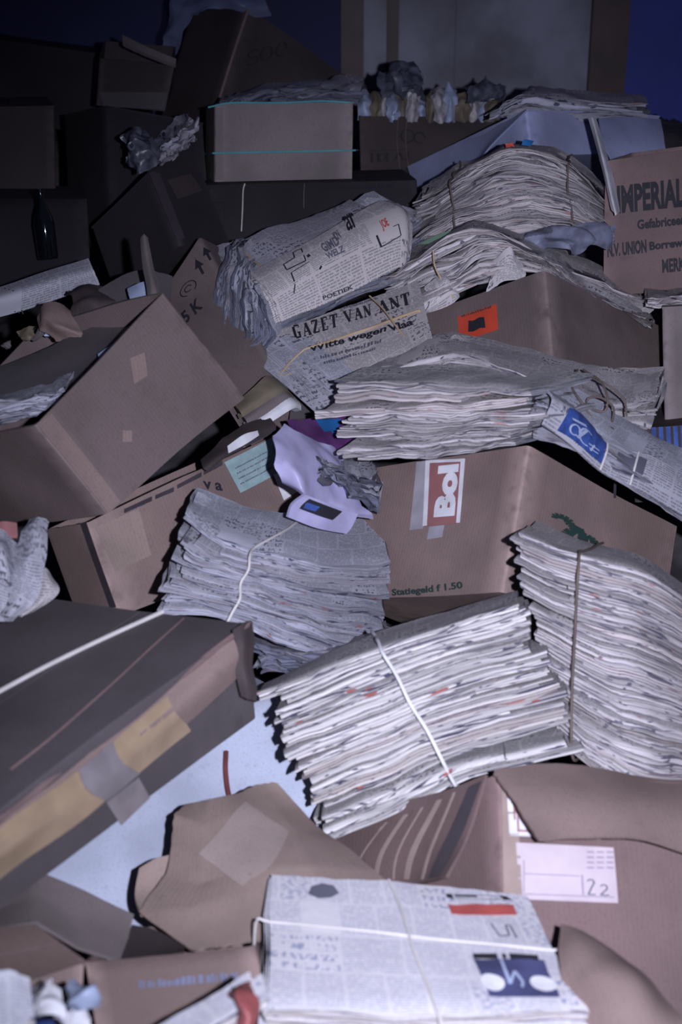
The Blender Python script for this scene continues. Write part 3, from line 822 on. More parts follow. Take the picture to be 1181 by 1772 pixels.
c = Carton('cardboard_box', 'long tan cardboard box with pale green sticker and torn printed top tape',
           (150, 905, 2.25), (560, 715, 2.60), (76, 918, 2.36), (207, 1066, 2.28), M['tan'], fix={(1, 0, 1): (640, 900, 2.68)}, amp=.004, rag=.02)
patch('sticker', c.root, c.fx, [(387, 800), (470, 757), (478, 820), (415, 853)], M['mint'], label='pale green sticker', off=.0025)
for k in range(4):
    lettering(c.root, c.fx, (405 + k * 3, 812 + k * 9), (460 + k * 3, 783 + k * 9), (405 + k * 3, 808 + k * 9), '', M['inkgrey'], raw=fuzz(k + 7), off=.004)
patch('sticker', c.root, c.fx, [(472, 822), (492, 812), (514, 850), (490, 866)], M['paper'], label='small white paper label', off=.003)
lettering(c.root, c.fx, (215, 889), (251, 873), (214, 881), 'Shirts', M['inkgrey'], bold=.02)
lettering(c.root, c.fx, (352, 846), (385, 850), (350, 832), 'v a', M['ink'], bold=.03)
patch('tape', c.root, c.fx, [(214, 881), (262, 859), (262, 867), (214, 888)], M['darktape'], nu=5, nv=2, off=.002)
patch('tape', c.root, c.fx, [(268, 857), (300, 843), (300, 851), (268, 864)], M['darktape'], nu=5, nv=2, off=.002)
patch('tape', c.root, c.fx, [(306, 839), (348, 817), (348, 825), (306, 846)], M['darktape'], nu=5, nv=2, off=.002)
patch('tape', c.root, c.fx, [(352, 815), (384, 797), (384, 805), (352, 822)], M['darktape'], nu=5, nv=2, off=.002)
patch('tape', c.root, c.fx, [(386, 785), (420, 769), (420, 777), (386, 792)], M['darktape'], nu=5, nv=2, off=.002)
patch('tape', c.root, c.fx, [(424, 767), (470, 742), (470, 750), (424, 774)], M['darktape'], nu=5, nv=2, off=.002)
patch('tape', c.root, c.fy, [(140, 905), (150, 902), (202, 1050), (192, 1052)], M['darktape'], nu=3, nv=12, label='dark torn tape at the box corner', off=.0015)
patch('tape', c.root, c.fx, [(165, 912), (240, 880), (262, 960), (200, 990)], M['tan_pale'], nu=5, nv=5, label='pale tape strip')

c = Carton('cardboard_box', 'cardboard box marked with two black arrows behind the tipped open box',
           (345, 410, 2.86), (272, 520, 2.74), (388, 432, 2.93), (500, 680, 2.62), M['tan_dark'], amp=.003, fix={(1, 0, 1): (415, 740, 2.50)})
S = c.fx
ar = ([(0, 0), (.5, 1), (1, 0), (.64, .0), (.64, -.9), (.36, -.9), (.36, 0)], [(0, 1, 2), (3, 4, 5, 6)])
for (x, y) in ((352, 437), (342, 452)): pass
def arrow(x, y, k=1.0):
    lettering(c.root, c.fx, (x, y + 12 * k), (x + 15 * k, y + 2 * k), (x - 7 * k, y - 1 * k), '', M['ink'], raw=ar, name='printed_arrow')
arrow(338, 456); arrow(352, 434, .9)
lettering(c.root, c.fx, (322, 562), (352, 533), (312, 545), '5 K', M['ink'], bold=.03)
lettering(c.root, c.fx, (318, 522), (346, 497), (306, 505), '', M['ink'], raw=strokes(arc(.5, .5, .45, .45, -60, 240, 14, .06) + arc(.5, .5, .2, .2, 0, 300, 10, .06)), name='printed_mark')

c = Carton('cardboard_box', 'cardboard box printed with large black IMPERIAL lettering at the right edge',
           (1048, 279, 2.95), (1300, 243, 2.90), (1094, 266, 3.06), (1042, 511, 2.93), M['rose'], amp=.003, rag=.01, fix={(1, 0, 1): (1290, 500, 2.86)})
lettering(c.root, c.fx, (1070, 370), (1186, 358), (1068, 322), 'IMPERIAL', M['ink'], bold=.045)
lettering(c.root, c.fx, (1104, 398), (1194, 388), (1103, 381), 'Gefabriceerd', M['ink'], bold=.04)
lettering(c.root, c.fx, (1052, 446), (1120, 438), (1051, 423), 'N.V. UNION', M['ink'], bold=.045)
lettering(c.root, c.fx, (1125, 438), (1200, 430), (1124, 419), 'Borreweg', M['ink'], bold=.045)
lettering(c.root, c.fx, (1147, 473), (1212, 467), (1146, 449), 'MERKSEM', M['ink'], bold=.04)

c = Carton('cardboard_box', 'greyish cardboard box at the right edge below the IMPERIAL box',
           (1146, 532, 2.74), (1330, 520, 2.70), (1150, 500, 3.0), (1150, 745, 2.66), M['greylight'], amp=.003, closed=True)
c = Carton('cardboard_box', 'dark cardboard box with blue block lettering at the right edge',
           (1098, 742, 2.62), (1320, 722, 2.56), (1110, 700, 2.85), (1100, 870, 2.58), M['brown'], amp=.002, closed=True)
lettering(c.root, c.fx, (1130, 785), (1200, 782), (1128, 740), '', M['blue'], raw=([q for k in range(6) for q in ((k * .18, 0), (k * .18 + .11, 0), (k * .18 + .11, 1), (k * .18, 1))], [(4 * k, 4 * k + 1, 4 * k + 2, 4 * k + 3) for k in range(6)]))

c = Carton('white_carton', 'white coated carton lid with split corner under newspapers, upper right',
           (912, 192, 3.20), (1145, 204, 3.47), (706, 290, 3.58), (922, 268, 3.17), M['lilac'], amp=.005, closed=True,
           fix={(1, 0, 1): (1152, 268, 3.44), (0, 1, 1): (712, 345, 3.56)})
c.flap([[(705, 288, 3.539), (830, 232, 3.346), (912, 190, 3.167)], [(712, 310, 3.509), (815, 275, 3.335), (840, 262, 3.264)], [(715, 332, 3.488), (790, 312, 3.325), (835, 300, 3.223)]], rag=.004)
c.flap([[(1020, 205, 3.037), (1027, 204, 3.018), (1034, 206, 3.037)], [(1040, 275, 2.961), (1046, 275, 2.922), (1056, 278, 2.961)], [(1058, 362, 2.884), (1066, 370, 2.865), (1073, 364, 2.903)]], rag=.002, mat=M['paper'])
c.flap([[(1036, 204, 3.2), (1090, 204, 3.26), (1145, 206, 3.33)], [(1045, 240, 3.14), (1100, 242, 3.20), (1150, 246, 3.26)], [(1060, 274, 3.12), (1110, 270, 3.18), (1154, 262, 3.24)]], rag=.002)

c = Carton('cardboard_box', 'pale cardboard box tied with a teal plastic strap, upper centre',
           (372, 184, 3.25), (613, 180, 3.27), (354, 190, 3.47), (372, 314, 3.28), M['greylight'], closed=True, amp=.003, fix={(1, 1, 0): (590, 182, 3.5)})
def ring_path(c, k, o=.006):
    return [c.pos(-o * 2, -o * 2, k), c.pos(.5, -o * 3, k), c.pos(1 + o * 2, -o * 2, k), c.pos(1 + o * 3, .5, k), c.pos(1 + o * 2, 1 + o * 2, k), c.pos(.5, 1 + o * 3, k), c.pos(-o * 2, 1 + o * 2, k), c.pos(-o * 3, .5, k), c.pos(-o * 2, -o * 2, k)]
tube('strap', [q - EZ * 0 for q in ring_path(c, .62)], .0022, M['teal'], c.root, smoothing=3, label='teal plastic strap round the middle')
tube('strap', [(360, 186, 3.24), (400, 178, 3.25), (480, 178, 3.25), (560, 175, 3.26), (612, 178, 3.27)], .0022, M['teal'], c.root, label='teal plastic strap along the top edge')
patch('tape', c.root, c.fx, [(374, 187), (386, 187), (386, 311), (374, 312)], M['greylight'], nu=2, nv=8)

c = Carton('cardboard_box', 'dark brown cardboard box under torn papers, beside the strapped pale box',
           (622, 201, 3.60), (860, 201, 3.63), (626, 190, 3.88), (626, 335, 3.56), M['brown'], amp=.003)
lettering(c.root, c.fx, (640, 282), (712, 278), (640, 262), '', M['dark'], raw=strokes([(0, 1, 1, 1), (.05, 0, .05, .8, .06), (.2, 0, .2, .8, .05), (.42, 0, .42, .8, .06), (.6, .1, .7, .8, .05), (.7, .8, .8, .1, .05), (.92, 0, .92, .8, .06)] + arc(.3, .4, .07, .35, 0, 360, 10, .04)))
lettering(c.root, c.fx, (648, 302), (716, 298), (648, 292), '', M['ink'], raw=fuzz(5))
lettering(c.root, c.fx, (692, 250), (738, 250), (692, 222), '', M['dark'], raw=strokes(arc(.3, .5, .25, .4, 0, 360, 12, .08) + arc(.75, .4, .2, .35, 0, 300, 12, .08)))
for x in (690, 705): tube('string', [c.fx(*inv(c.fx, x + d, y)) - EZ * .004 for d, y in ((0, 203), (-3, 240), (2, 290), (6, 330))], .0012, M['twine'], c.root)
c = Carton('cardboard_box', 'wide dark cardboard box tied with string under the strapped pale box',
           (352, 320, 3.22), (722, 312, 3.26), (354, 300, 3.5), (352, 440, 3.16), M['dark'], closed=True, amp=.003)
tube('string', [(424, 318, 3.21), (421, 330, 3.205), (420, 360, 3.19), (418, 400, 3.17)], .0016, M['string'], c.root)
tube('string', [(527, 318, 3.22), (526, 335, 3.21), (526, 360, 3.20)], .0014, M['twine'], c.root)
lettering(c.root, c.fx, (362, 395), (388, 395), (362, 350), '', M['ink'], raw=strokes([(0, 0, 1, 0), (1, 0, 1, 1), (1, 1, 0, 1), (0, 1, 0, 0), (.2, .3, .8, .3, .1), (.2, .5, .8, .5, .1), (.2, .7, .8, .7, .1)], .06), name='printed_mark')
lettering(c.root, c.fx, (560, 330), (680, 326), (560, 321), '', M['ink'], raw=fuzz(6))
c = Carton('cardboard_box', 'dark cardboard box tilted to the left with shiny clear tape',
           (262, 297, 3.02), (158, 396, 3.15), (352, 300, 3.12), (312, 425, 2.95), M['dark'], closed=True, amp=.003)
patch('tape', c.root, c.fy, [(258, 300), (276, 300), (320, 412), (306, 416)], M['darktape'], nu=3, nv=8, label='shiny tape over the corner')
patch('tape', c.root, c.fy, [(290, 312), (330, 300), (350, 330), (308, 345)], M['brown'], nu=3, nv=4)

# the tall dark cartons at the back left
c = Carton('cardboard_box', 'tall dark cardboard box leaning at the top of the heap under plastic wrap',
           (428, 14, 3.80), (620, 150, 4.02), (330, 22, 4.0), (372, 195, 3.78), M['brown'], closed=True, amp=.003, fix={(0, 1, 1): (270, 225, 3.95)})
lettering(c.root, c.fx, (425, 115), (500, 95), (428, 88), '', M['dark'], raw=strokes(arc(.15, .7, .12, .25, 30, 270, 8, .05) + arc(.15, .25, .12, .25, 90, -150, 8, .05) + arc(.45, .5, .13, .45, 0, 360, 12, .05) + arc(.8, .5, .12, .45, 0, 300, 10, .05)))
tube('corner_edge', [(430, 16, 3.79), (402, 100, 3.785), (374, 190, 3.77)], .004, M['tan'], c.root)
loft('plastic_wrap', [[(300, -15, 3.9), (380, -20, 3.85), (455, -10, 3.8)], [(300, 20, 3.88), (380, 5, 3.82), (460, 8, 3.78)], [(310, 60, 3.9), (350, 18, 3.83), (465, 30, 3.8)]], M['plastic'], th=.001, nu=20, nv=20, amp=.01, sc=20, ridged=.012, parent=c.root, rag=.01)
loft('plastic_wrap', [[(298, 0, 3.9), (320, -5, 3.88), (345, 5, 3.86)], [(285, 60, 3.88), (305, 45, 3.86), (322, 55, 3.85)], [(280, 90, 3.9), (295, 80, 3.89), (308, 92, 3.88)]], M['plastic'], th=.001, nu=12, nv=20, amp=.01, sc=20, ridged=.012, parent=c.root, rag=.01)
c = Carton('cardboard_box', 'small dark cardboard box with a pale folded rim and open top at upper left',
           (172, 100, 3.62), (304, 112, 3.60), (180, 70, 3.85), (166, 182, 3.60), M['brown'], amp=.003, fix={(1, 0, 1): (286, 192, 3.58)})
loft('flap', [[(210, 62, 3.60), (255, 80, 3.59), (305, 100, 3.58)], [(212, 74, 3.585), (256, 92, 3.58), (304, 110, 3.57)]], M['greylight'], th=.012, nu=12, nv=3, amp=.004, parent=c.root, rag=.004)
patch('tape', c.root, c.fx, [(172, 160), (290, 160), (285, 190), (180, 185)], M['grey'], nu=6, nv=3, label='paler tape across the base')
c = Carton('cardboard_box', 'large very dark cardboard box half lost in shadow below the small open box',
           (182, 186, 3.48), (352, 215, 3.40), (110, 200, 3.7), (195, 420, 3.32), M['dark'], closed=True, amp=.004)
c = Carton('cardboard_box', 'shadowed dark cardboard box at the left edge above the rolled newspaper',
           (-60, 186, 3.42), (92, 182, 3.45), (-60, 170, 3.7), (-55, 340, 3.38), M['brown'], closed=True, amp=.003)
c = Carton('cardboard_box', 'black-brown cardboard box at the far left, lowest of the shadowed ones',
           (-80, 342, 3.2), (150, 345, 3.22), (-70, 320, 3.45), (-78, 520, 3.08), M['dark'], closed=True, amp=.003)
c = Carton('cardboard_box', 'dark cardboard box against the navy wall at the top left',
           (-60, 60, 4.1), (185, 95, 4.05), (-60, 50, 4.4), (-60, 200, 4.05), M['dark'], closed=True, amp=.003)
for k, (x, y, z) in enumerate(((76, 378, 3.08),)):
    mb = MB(); KB_ = .62; R_ = [(.0, 0), (.034, 0), (.036, .01), (.036, .12), (.03, .15), (.014, .19), (.013, .225), (.016, .226), (.016, .24), (.0, .24)]
    ax = (EY * .35 * -1 + EX * -.08 + Vector((0, 0, .8))).normalized(); a = ax.cross(EX).normalized(); b2 = ax.cross(a); o0 = at(x + 8, y + 70, z)
    vt = [o0 + ax * h * KB_ + (a * math.cos(t) + b2 * math.sin(t)) * max(r, .0005) * KB_ for (r, h) in R_ for t in [2 * math.pi * q / 20 for q in range(20)]]
    fs = [(i * 20 + j, i * 20 + (j + 1) % 20, (i + 1) * 20 + (j + 1) % 20, (i + 1) * 20 + j) for i in range(9) for j in range(20)] + [tuple(range(20)), tuple(range(180, 200))]
    mb.add(vt, fs); tag(mb.build('bottle', M['glass']), 'dark glass bottle glinting in the shadow at the far left', 'bottle')

# ------------------------------------------------------------------ newspaper bundles, front to back
# A
b = Bundle('newspaper_bundle', 'newspaper bundle with red banner and round-faced advert, tied crosswise, bottom centre',
           [((455, 1742, 1.52), (462, 1960, 1.60), (462, 1514, 1.745)), ((740, 1760, 1.49), (740, 1980, 1.57), (690, 1528, 1.73)), ((1024, 1756, 1.52), (1020, 1960, 1.60), (912, 1553, 1.745))],
           15, jit=.006, leaves=3, sd=11, wave=.003, rot=.01, page='page3', edge='edge3', bulge=.0, udrift=.006, endjit=.01)
A = b; T = b.top
b.loop_u(.60, 'string', .0016, .50); b.loop(.54, .54, 'string', .0016, ut2=.47)
patch('red_banner', b.root, T, [(775, 1566), (889, 1567), (895, 1584), (782, 1582)], M['red'], off=.0012)
Q = patch('advert', b.root, T, [(820, 1661), (942, 1663), (970, 1726), (848, 1725)], M['navyad'], off=.0012)
lettering(b.root, T, (836, 1717), (880, 1717), (826, 1686), '', M['paper'], raw=disc(.5, .5, .5, .5), off=.0026, name='advert_disc')
lettering(b.root, T, (924, 1719), (970, 1719), (912, 1690), '', M['paper'], raw=disc(.5, .5, .5, .5), off=.0026, name='advert_disc')
lettering(b.root, T, (868, 1712), (918, 1712), (858, 1664), '', M['paperblue'], raw=strokes([(.2, 1, .35, .1, .12), (.35, .1, .6, .6, .1), (.6, .6, .8, .2, .12), (.8, .2, .7, 0, .1)]), off=.003, name='advert_figure')
lettering(b.root, T, (820, 1661), (925, 1663), (818, 1652), '', M['ink'], raw=([(0, 0), (.42, 0), (.42, 1), (0, 1), (.5, .1), (.56, .1), (.56, .9), (.5, .9), (.62, 0), (1.08, 0), (1.08, 1), (.62, 1)], [(0, 1, 2, 3), (4, 5, 6, 7), (8, 9, 10, 11)]))
lettering(b.root, T, (780, 1556), (880, 1559), (776, 1549), '', M['ink'], raw=strokes([(0, 0, 1, 0), (1, 0, .95, 1), (.95, 1, 0, 1), (0, 1, 0, 0), (.1, .5, .5, .5, .4)], .12), name='printed_frame')
lettering(b.root, T, (860, 1624), (895, 1625), (850, 1600), '', M['inkgrey'], raw=strokes([(0, 1, .2, .1), (.2, .1, .7, .2), (.7, .2, .75, 1), (.75, 1, 1, 1), (1, 1, 1, 0)], .09))
for (x0, y0, x1, y1) in ((765, 1600, 772, 1672),): pass
lettering(b.root, T, (535, 1556), (590, 1558), (530, 1532), '', M['inkgrey'], raw=([(0, .3), (.3, 0), (.7, .05), (1, .4), (.85, .9), (.5, 1), (.15, .85)], [(0, 1, 2, 3, 4, 5, 6)]), name='printed_emblem')

# O
b = Bundle('newspaper_bundle', 'thick pale newspaper bundle tied with white tape, sloping below the blackletter box',
           [((462, 1195, 2.00), (575, 1456, 1.93), (478, 1170, 2.15)), ((600, 1140, 1.99), (685, 1408, 1.92), (600, 1112, 2.14)), ((745, 1088, 2.00), (822, 1348, 1.93), (743, 1064, 2.15)), ((898, 1038, 2.03), (1008, 1303, 1.97), (896, 1020, 2.16))],
           21, edge='edge3', jit=.009, leaves=2, sd=21, wave=.0025, rot=.03, udrift=.008, endjit=.012)
b.loop(.47, .60, 'paper', .0026, out=.018, ut2=.44, name='white_tie')
for (x, y, w_, h_, m_) in ((806, 1262, 22, 18, 'red'), (675, 1318, 18, 16, 'red')):
    pass
# N
b = Bundle('newspaper_bundle', 'tall newspaper stack bound with thin twine, bending down at the right edge',
           [((892, 922, 2.10), (968, 1290, 2.03), (925, 902, 2.27)), ((1000, 962, 2.07), (1050, 1352, 2.0), (1028, 940, 2.24)), ((1100, 985, 2.06), (1118, 1388, 2.0), (1104, 960, 2.24)), ((1190, 1040, 2.12), (1190, 1390, 2.06), (1186, 1012, 2.30)), ((1290, 1120, 2.22), (1280, 1420, 2.14), (1290, 1092, 2.40))],
           32, jit=.010, leaves=2, sd=31, wave=.003, rot=.03, nu=28, edge='edge', udrift=.008, endjit=.012)
b.loop(.26, .08, 'twine', .0022, out=.016, ut2=.30)

# I
b = Bundle('newspaper_bundle', 'newspaper bundle tied with white string, draped sheet on top, left of the blackletter box',
           [((322, 912, 2.13), (290, 1050, 2.12), (345, 862, 2.30)), ((430, 950, 2.15), (440, 1095, 2.13), (470, 884, 2.34)), ((540, 968, 2.22), (548, 1140, 2.18), (550, 892, 2.42)), ((665, 985, 2.40), (660, 1160, 2.34), (650, 905, 2.60))],
           19, page='page2', edge='edge2', jit=.010, leaves=2, sd=41, wave=.005, flare=.2, rot=.03, udrift=.008, endjit=.014)
b.loop(.36, .22, 'string', .0022, out=.014, ut2=.62)
# second stack below I
b = Bundle('newspaper_bundle', 'lower dark newspaper stack wedged under the string-tied bundle at the centre',
           [((432, 1108, 2.16), (452, 1168, 2.14), (450, 1090, 2.36)), ((540, 1130, 2.16), (545, 1165, 2.14), (545, 1110, 2.36)), ((670, 1090, 2.22), (670, 1140, 2.2), (660, 1075, 2.42))],
           7, page='page2', edge='edge4', jit=.014, leaves=2, sd=42, wave=.008)

# L
b = Bundle('newspaper_bundle', 'thick stack of folded newspapers with rounded folds lying on the blackletter box',
           [((570, 662, 2.36), (608, 800, 2.34), (655, 628, 2.49)), ((745, 662, 2.27), (760, 792, 2.26), (835, 632, 2.40)), ((925, 668, 2.19), (912, 768, 2.19), (1010, 650, 2.32))],
           9, jit=.012, leaves=3, sd=51, wave=.005, rot=.04, edge='edge', gap=.12, udrift=.010, endjit=.014)
b = Bundle('newspaper_bundle', 'loose newspapers with tangled twine spread over the stack of rounded folds',
           [((640, 650, 2.44), (650, 680, 2.44), (690, 600, 2.62)), ((790, 610, 2.42), (780, 650, 2.42), (800, 575, 2.60)), ((930, 650, 2.32), (925, 690, 2.32), (960, 612, 2.55)), ((1050, 690, 2.42), (1045, 740, 2.40), (1060, 640, 2.62)), ((1145, 690, 2.52), (1120, 740, 2.5), (1150, 640, 2.70))],
           9, jit=.014, leaves=2, sd=52, wave=.009, rot=.05, edge='edge', flare=.35, udrift=.012, endjit=.02)
tube('twine', [(1010, 640, 2.42), (1040, 660, 2.36), (1052, 690, 2.33), (1046, 712, 2.33), (1020, 705, 2.33), (1018, 690, 2.33), (1040, 688, 2.33), (1062, 705, 2.34), (1060, 730, 2.36)], .002, M['twine'], b.root)
tube('twine', [(1000, 640, 2.42), (990, 668, 2.34), (1010, 700, 2.31), (1030, 728, 2.32), (1062, 742, 2.34)], .002, M['twine'], b.root)
tube('twine', [(1018, 652, 2.40), (1050, 665, 2.36), (1080, 690, 2.36), (1085, 720, 2.38)], .0018, M['twine'], b.root)
# blue printed rolled paper
b = Bundle('newspaper_bundle', 'rolled newspapers with blue printed advert lying along the blackletter box rim',
           [((928, 690, 2.20), (918, 762, 2.19), (960, 660, 2.32)), ((1010, 735, 2.26), (1000, 790, 2.25), (1045, 700, 2.38)), ((1090, 780, 2.34), (1070, 842, 2.32), (1120, 745, 2.46)), ((1190, 825, 2.44), (1165, 900, 2.42), (1210, 790, 2.56)), ((1290, 860, 2.52), (1270, 960, 2.5), (1300, 825, 2.66))],
           4, page='page2', edge='edge2', jit=.006, leaves=3, sd=53, wave=.006, gap=.25, nu=26)
S = loft_S([[(945, 668, 2.22), (1000, 708, 2.27), (1062, 770, 2.33), (1130, 790, 2.39), (1200, 830, 2.46)],
            [(960, 690, 2.185), (1005, 725, 2.235), (1060, 790, 2.31), (1122, 815, 2.365), (1195, 855, 2.43)],
            [(942, 735, 2.175), (985, 765, 2.225), (1050, 822, 2.30), (1112, 850, 2.355), (1185, 895, 2.42)]], amp=.003)
o = sheet_mb(S, 30, 12, .004).build('wrapped_page', M['page2'], b.root)
patch('blue_advert', b.root, S, [(985, 706), (1052, 758), (1040, 802), (964, 745)], M['blue'], off=.0015, label='blue printed advert')
lettering(b.root, S, (978, 748), (1035, 792), (990, 722), '', M['paperblue'], raw=strokes(arc(.2, .4, .15, .3, 0, 320, 10, .07) + arc(.55, .5, .2, .45, 60, 300, 10, .06) + [(.35, .1, .5, .9, .08), (.7, .1, .95, .2, .06), (.65, .3, .95, .45, .06), (.75, .0, .8, .5, .05), (.0, .9, .45, 1.1, .12)]), off=.003)
patch('photo_print', b.root, S, [(1070, 776), (1120, 796), (1112, 822), (1066, 800)], M['inkgrey'], off=.0015)
for u in (.46, .66): tube('string', [S(u, t) - EZ * .003 for t in (0, .25, .5, .75, 1)], .002, M['string'], b.root)
b = Bundle('folded_newspaper', 'rolled end of a folded newspaper poking out above the box corner',
           [((905, 738, 2.18), (905, 755, 2.18), (940, 715, 2.3)), ((930, 735, 2.17), (928, 760, 2.17), (960, 715, 2.3))], 2, jit=.003, sd=54, leaves=2, nu=5) if False else b

# S
b = Bundle('newspaper_bundle', 'loose fan of newspapers sagging over the rim of the orange-stickered box',
           [((655, 486, 2.80), (690, 560, 2.78), (700, 440, 2.98)), ((735, 440, 2.76), (770, 520, 2.74), (770, 405, 2.94)), ((822, 392, 2.74), (850, 490, 2.72), (840, 378, 2.92)), ((920, 432, 2.74), (930, 475, 2.72), (930, 410, 2.92)), ((1020, 485, 2.78), (1020, 520, 2.76), (1020, 455, 2.96)), ((1120, 538, 2.86), (1112, 565, 2.84), (1120, 510, 3.04))],
           10, jit=.02, leaves=3, sd=61, wave=.010, flare=.3, nu=30, edge='edge', rot=.05, endjit=.04)
tube('twine', [(750, 435, 2.72), (753, 460, 2.715), (765, 485, 2.72), (785, 515, 2.72)], .0016, M['goldstring'], b.root)
for k, rr in enumerate(([[(735, 500, 2.74), (760, 480, 2.73), (775, 500, 2.72)], [(745, 520, 2.72), (765, 500, 2.71), (790, 512, 2.71)], [(740, 540, 2.74), (770, 530, 2.73), (790, 520, 2.73)]],
                        [[(850, 450, 2.72), (880, 430, 2.70), (905, 450, 2.72)], [(850, 480, 2.70), (875, 460, 2.69), (910, 470, 2.70)], [(840, 505, 2.70), (880, 490, 2.69), (905, 480, 2.70)]])):
    o, _ = loft('torn_page', rr, M['page'], th=.001, nu=14, nv=14, amp=.008, sc=20, ridged=.01, parent=b.root, rag=.02, sd=k)
# R
b = Bundle('newspaper_bundle', 'high arched newspaper bundle tied with two dark cords below the white carton lid',
           [((722, 345, 3.02), (712, 462, 2.98), (742, 318, 3.14)), ((800, 300, 2.94), (800, 425, 2.90), (812, 278, 3.07)), ((888, 256, 2.90), (890, 400, 2.86), (898, 246, 3.03)), ((980, 282, 2.92), (985, 410, 2.88), (984, 268, 3.04)), ((1072, 362, 3.0), (1062, 425, 2.96), (1064, 338, 3.12))],
           21, jit=.015, leaves=2, sd=71, wave=.008, nu=30, edge='edge', rot=.03, endjit=.03)
b.loop(.20, .24, 'twine', .0022, out=.018); b.loop(.76, .78, 'twine', .0022, out=.018)
patch('orange_scrap', b.root, b.front, [(876, 252), (890, 248), (892, 256), (878, 260)], M['orange'], off=.012, nu=2, nv=2)
patch('blue_scrap', b.root, b.front, [(905, 245), (922, 250), (918, 256), (902, 252)], M['cyan'], off=.012, nu=2, nv=2)
loft('green_page', [[(712, 428, 2.94), (760, 405, 2.90), (800, 395, 2.88)], [(715, 445, 2.92), (755, 428, 2.88), (790, 418, 2.86)]], M['greenpage'], th=.001, nu=12, nv=4, parent=b.root, label='green-tinted newspaper page')
o, _ = loft('paper_bag', [[(905, 395, 2.88), (985, 385, 2.84), (1070, 392, 2.90)], [(895, 415, 2.83), (985, 408, 2.79), (1058, 415, 2.87)], [(920, 432, 2.82), (990, 440, 2.79), (1045, 438, 2.86)]], M['wadblue'], th=.002, nu=40, nv=30, amp=.008, sc=16, ridged=.020, rsc=17, rag=.02)
tag(o, 'crumpled grey-blue paper bag squashed under the high arched bundle', 'paper bag')

# P
b = Bundle('newspaper_bundle', 'newspaper bundle with GAZET VAN ANT masthead on top, tied with gold string',
           [((596, 670, 2.52), (560, 714, 2.49), (487, 572, 2.72)), ((665, 635, 2.50), (650, 685, 2.475), (592, 535, 2.70)), ((738, 592, 2.56), (735, 640, 2.54), (706, 494, 2.76))],
           9, page='page2', edge='edge2', jit=.008, leaves=3, sd=81, wave=.0012, rot=.02, endjit=.03)
b.papers[-1].data.materials[0] = M['page']
T = b.top
lettering(b.root, T, (512, 588), (586, 566), (505, 565), 'GAZET', M['ink'], slab=True)
lettering(b.root, T, (600, 560), (644, 547), (594, 540), 'VAN', M['ink'], slab=True)
lettering(b.root, T, (658, 544), (712, 528), (652, 523), 'ANT', M['ink'], slab=True)
lettering(b.root, T, (538, 614), (668, 578), (534, 600), 'Witte wegen', M['ink'], bold=.03)
lettering(b.root, T, (674, 576), (716, 563), (670, 564), 'Vlaa', M['ink'], bold=.03)
lettering(b.root, T, (556, 622), (660, 594), (554, 614), '', M['inkgrey'], raw=fuzz(8))
lettering(b.root, T, (562, 631), (650, 607), (560, 624), '', M['inkgrey'], raw=fuzz(9))
lettering(b.root, T, (596, 536), (654, 519), (594, 530), '', M['inkgrey'], raw=fuzz(10))
b.loop_u(.62, 'goldstring', .0026, .50)
tube('twine', [(640, 512, 2.69), (664, 535, 2.64), (690, 570, 2.60), (712, 595, 2.57)], .0016, M['goldstring'], b.root)
# Q
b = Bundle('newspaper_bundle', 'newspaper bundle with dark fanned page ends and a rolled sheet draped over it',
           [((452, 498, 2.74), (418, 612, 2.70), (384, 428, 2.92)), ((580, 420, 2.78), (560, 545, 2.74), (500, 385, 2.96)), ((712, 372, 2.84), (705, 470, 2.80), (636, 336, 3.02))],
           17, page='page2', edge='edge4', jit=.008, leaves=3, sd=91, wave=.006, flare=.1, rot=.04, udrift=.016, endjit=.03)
Bundle('', None, [((448, 490, 2.735), (392, 436, 2.83), (470, 470, 2.83)), ((466, 530, 2.70), (372, 495, 2.75), (500, 520, 2.81)), ((480, 582, 2.69), (364, 558, 2.71), (505, 570, 2.80)), ((440, 614, 2.69), (372, 604, 2.69), (470, 600, 2.78))],
       11, page='page2', edge='edge4', cut='cutdark', jit=.010, leaves=3, sd=92, wave=.006, rot=.03, udrift=.006, endjit=.014, root=b.root, fold=False)
b.loop(.10, .06, 'goldstring', .0018, out=.02, ut2=.08)
S = loft_S([[(432, 474, 2.775), (545, 412, 2.80), (655, 349, 2.86), (692, 352, 2.90)],
            [(448, 486, 2.735), (556, 425, 2.765), (680, 362, 2.82), (712, 374, 2.84)],
            [(472, 510, 2.705), (572, 450, 2.735), (690, 398, 2.79), (712, 420, 2.81)],
            [(488, 556, 2.695), (592, 512, 2.725), (690, 462, 2.775), (705, 468, 2.80)]], amp=.004, sc=6)
for k in range(3):
    Sk = lambda u, v, k=k: S(-.015 * k + u * (1 + .02 * k), v * (1 + .01 * k) - .02 * k) + EZ * .005 * k
    o = sheet_mb(Sk, 30, 18, .003, rag=.004, seed=k).build('draped_page', M['page'], b.root)
lettering(b.root, S, (602, 402), (622, 392), (594, 377), 'ar', M['ink'], bold=.01)
lettering(b.root, S, (664, 402), (676, 396), (655, 384), 'JOE', M['red'], bold=.04, guess=(.9, .4))
lettering(b.root, S, (563, 438), (590, 424), (554, 424), 'GIMD', M['inkgrey'], bold=.03)
lettering(b.root, S, (568, 450), (598, 436), (563, 440), 'WELZ', M['inkgrey'], bold=.03)
lettering(b.root, S, (583, 418), (592, 412), (575, 405), 'KN', M['inkgrey'], bold=.03)
fr = strokes([(0, 0, 1, 0), (1, 0, 1, 1), (1, 1, .6, 1), (.6, 1, .6, .5), (.6, .5, 0, .4), (0, .4, 0, 0)], .06)
lettering(b.root, S, (497, 468), (530, 452), (487, 448), '', M['ink'], raw=fr, name='printed_frame')
lettering(b.root, S, (510, 488), (542, 474), (503, 470), '', M['ink'], raw=strokes([(0, 0, 0, .8), (0, .8, 1, 1)], .07), name='printed_frame')
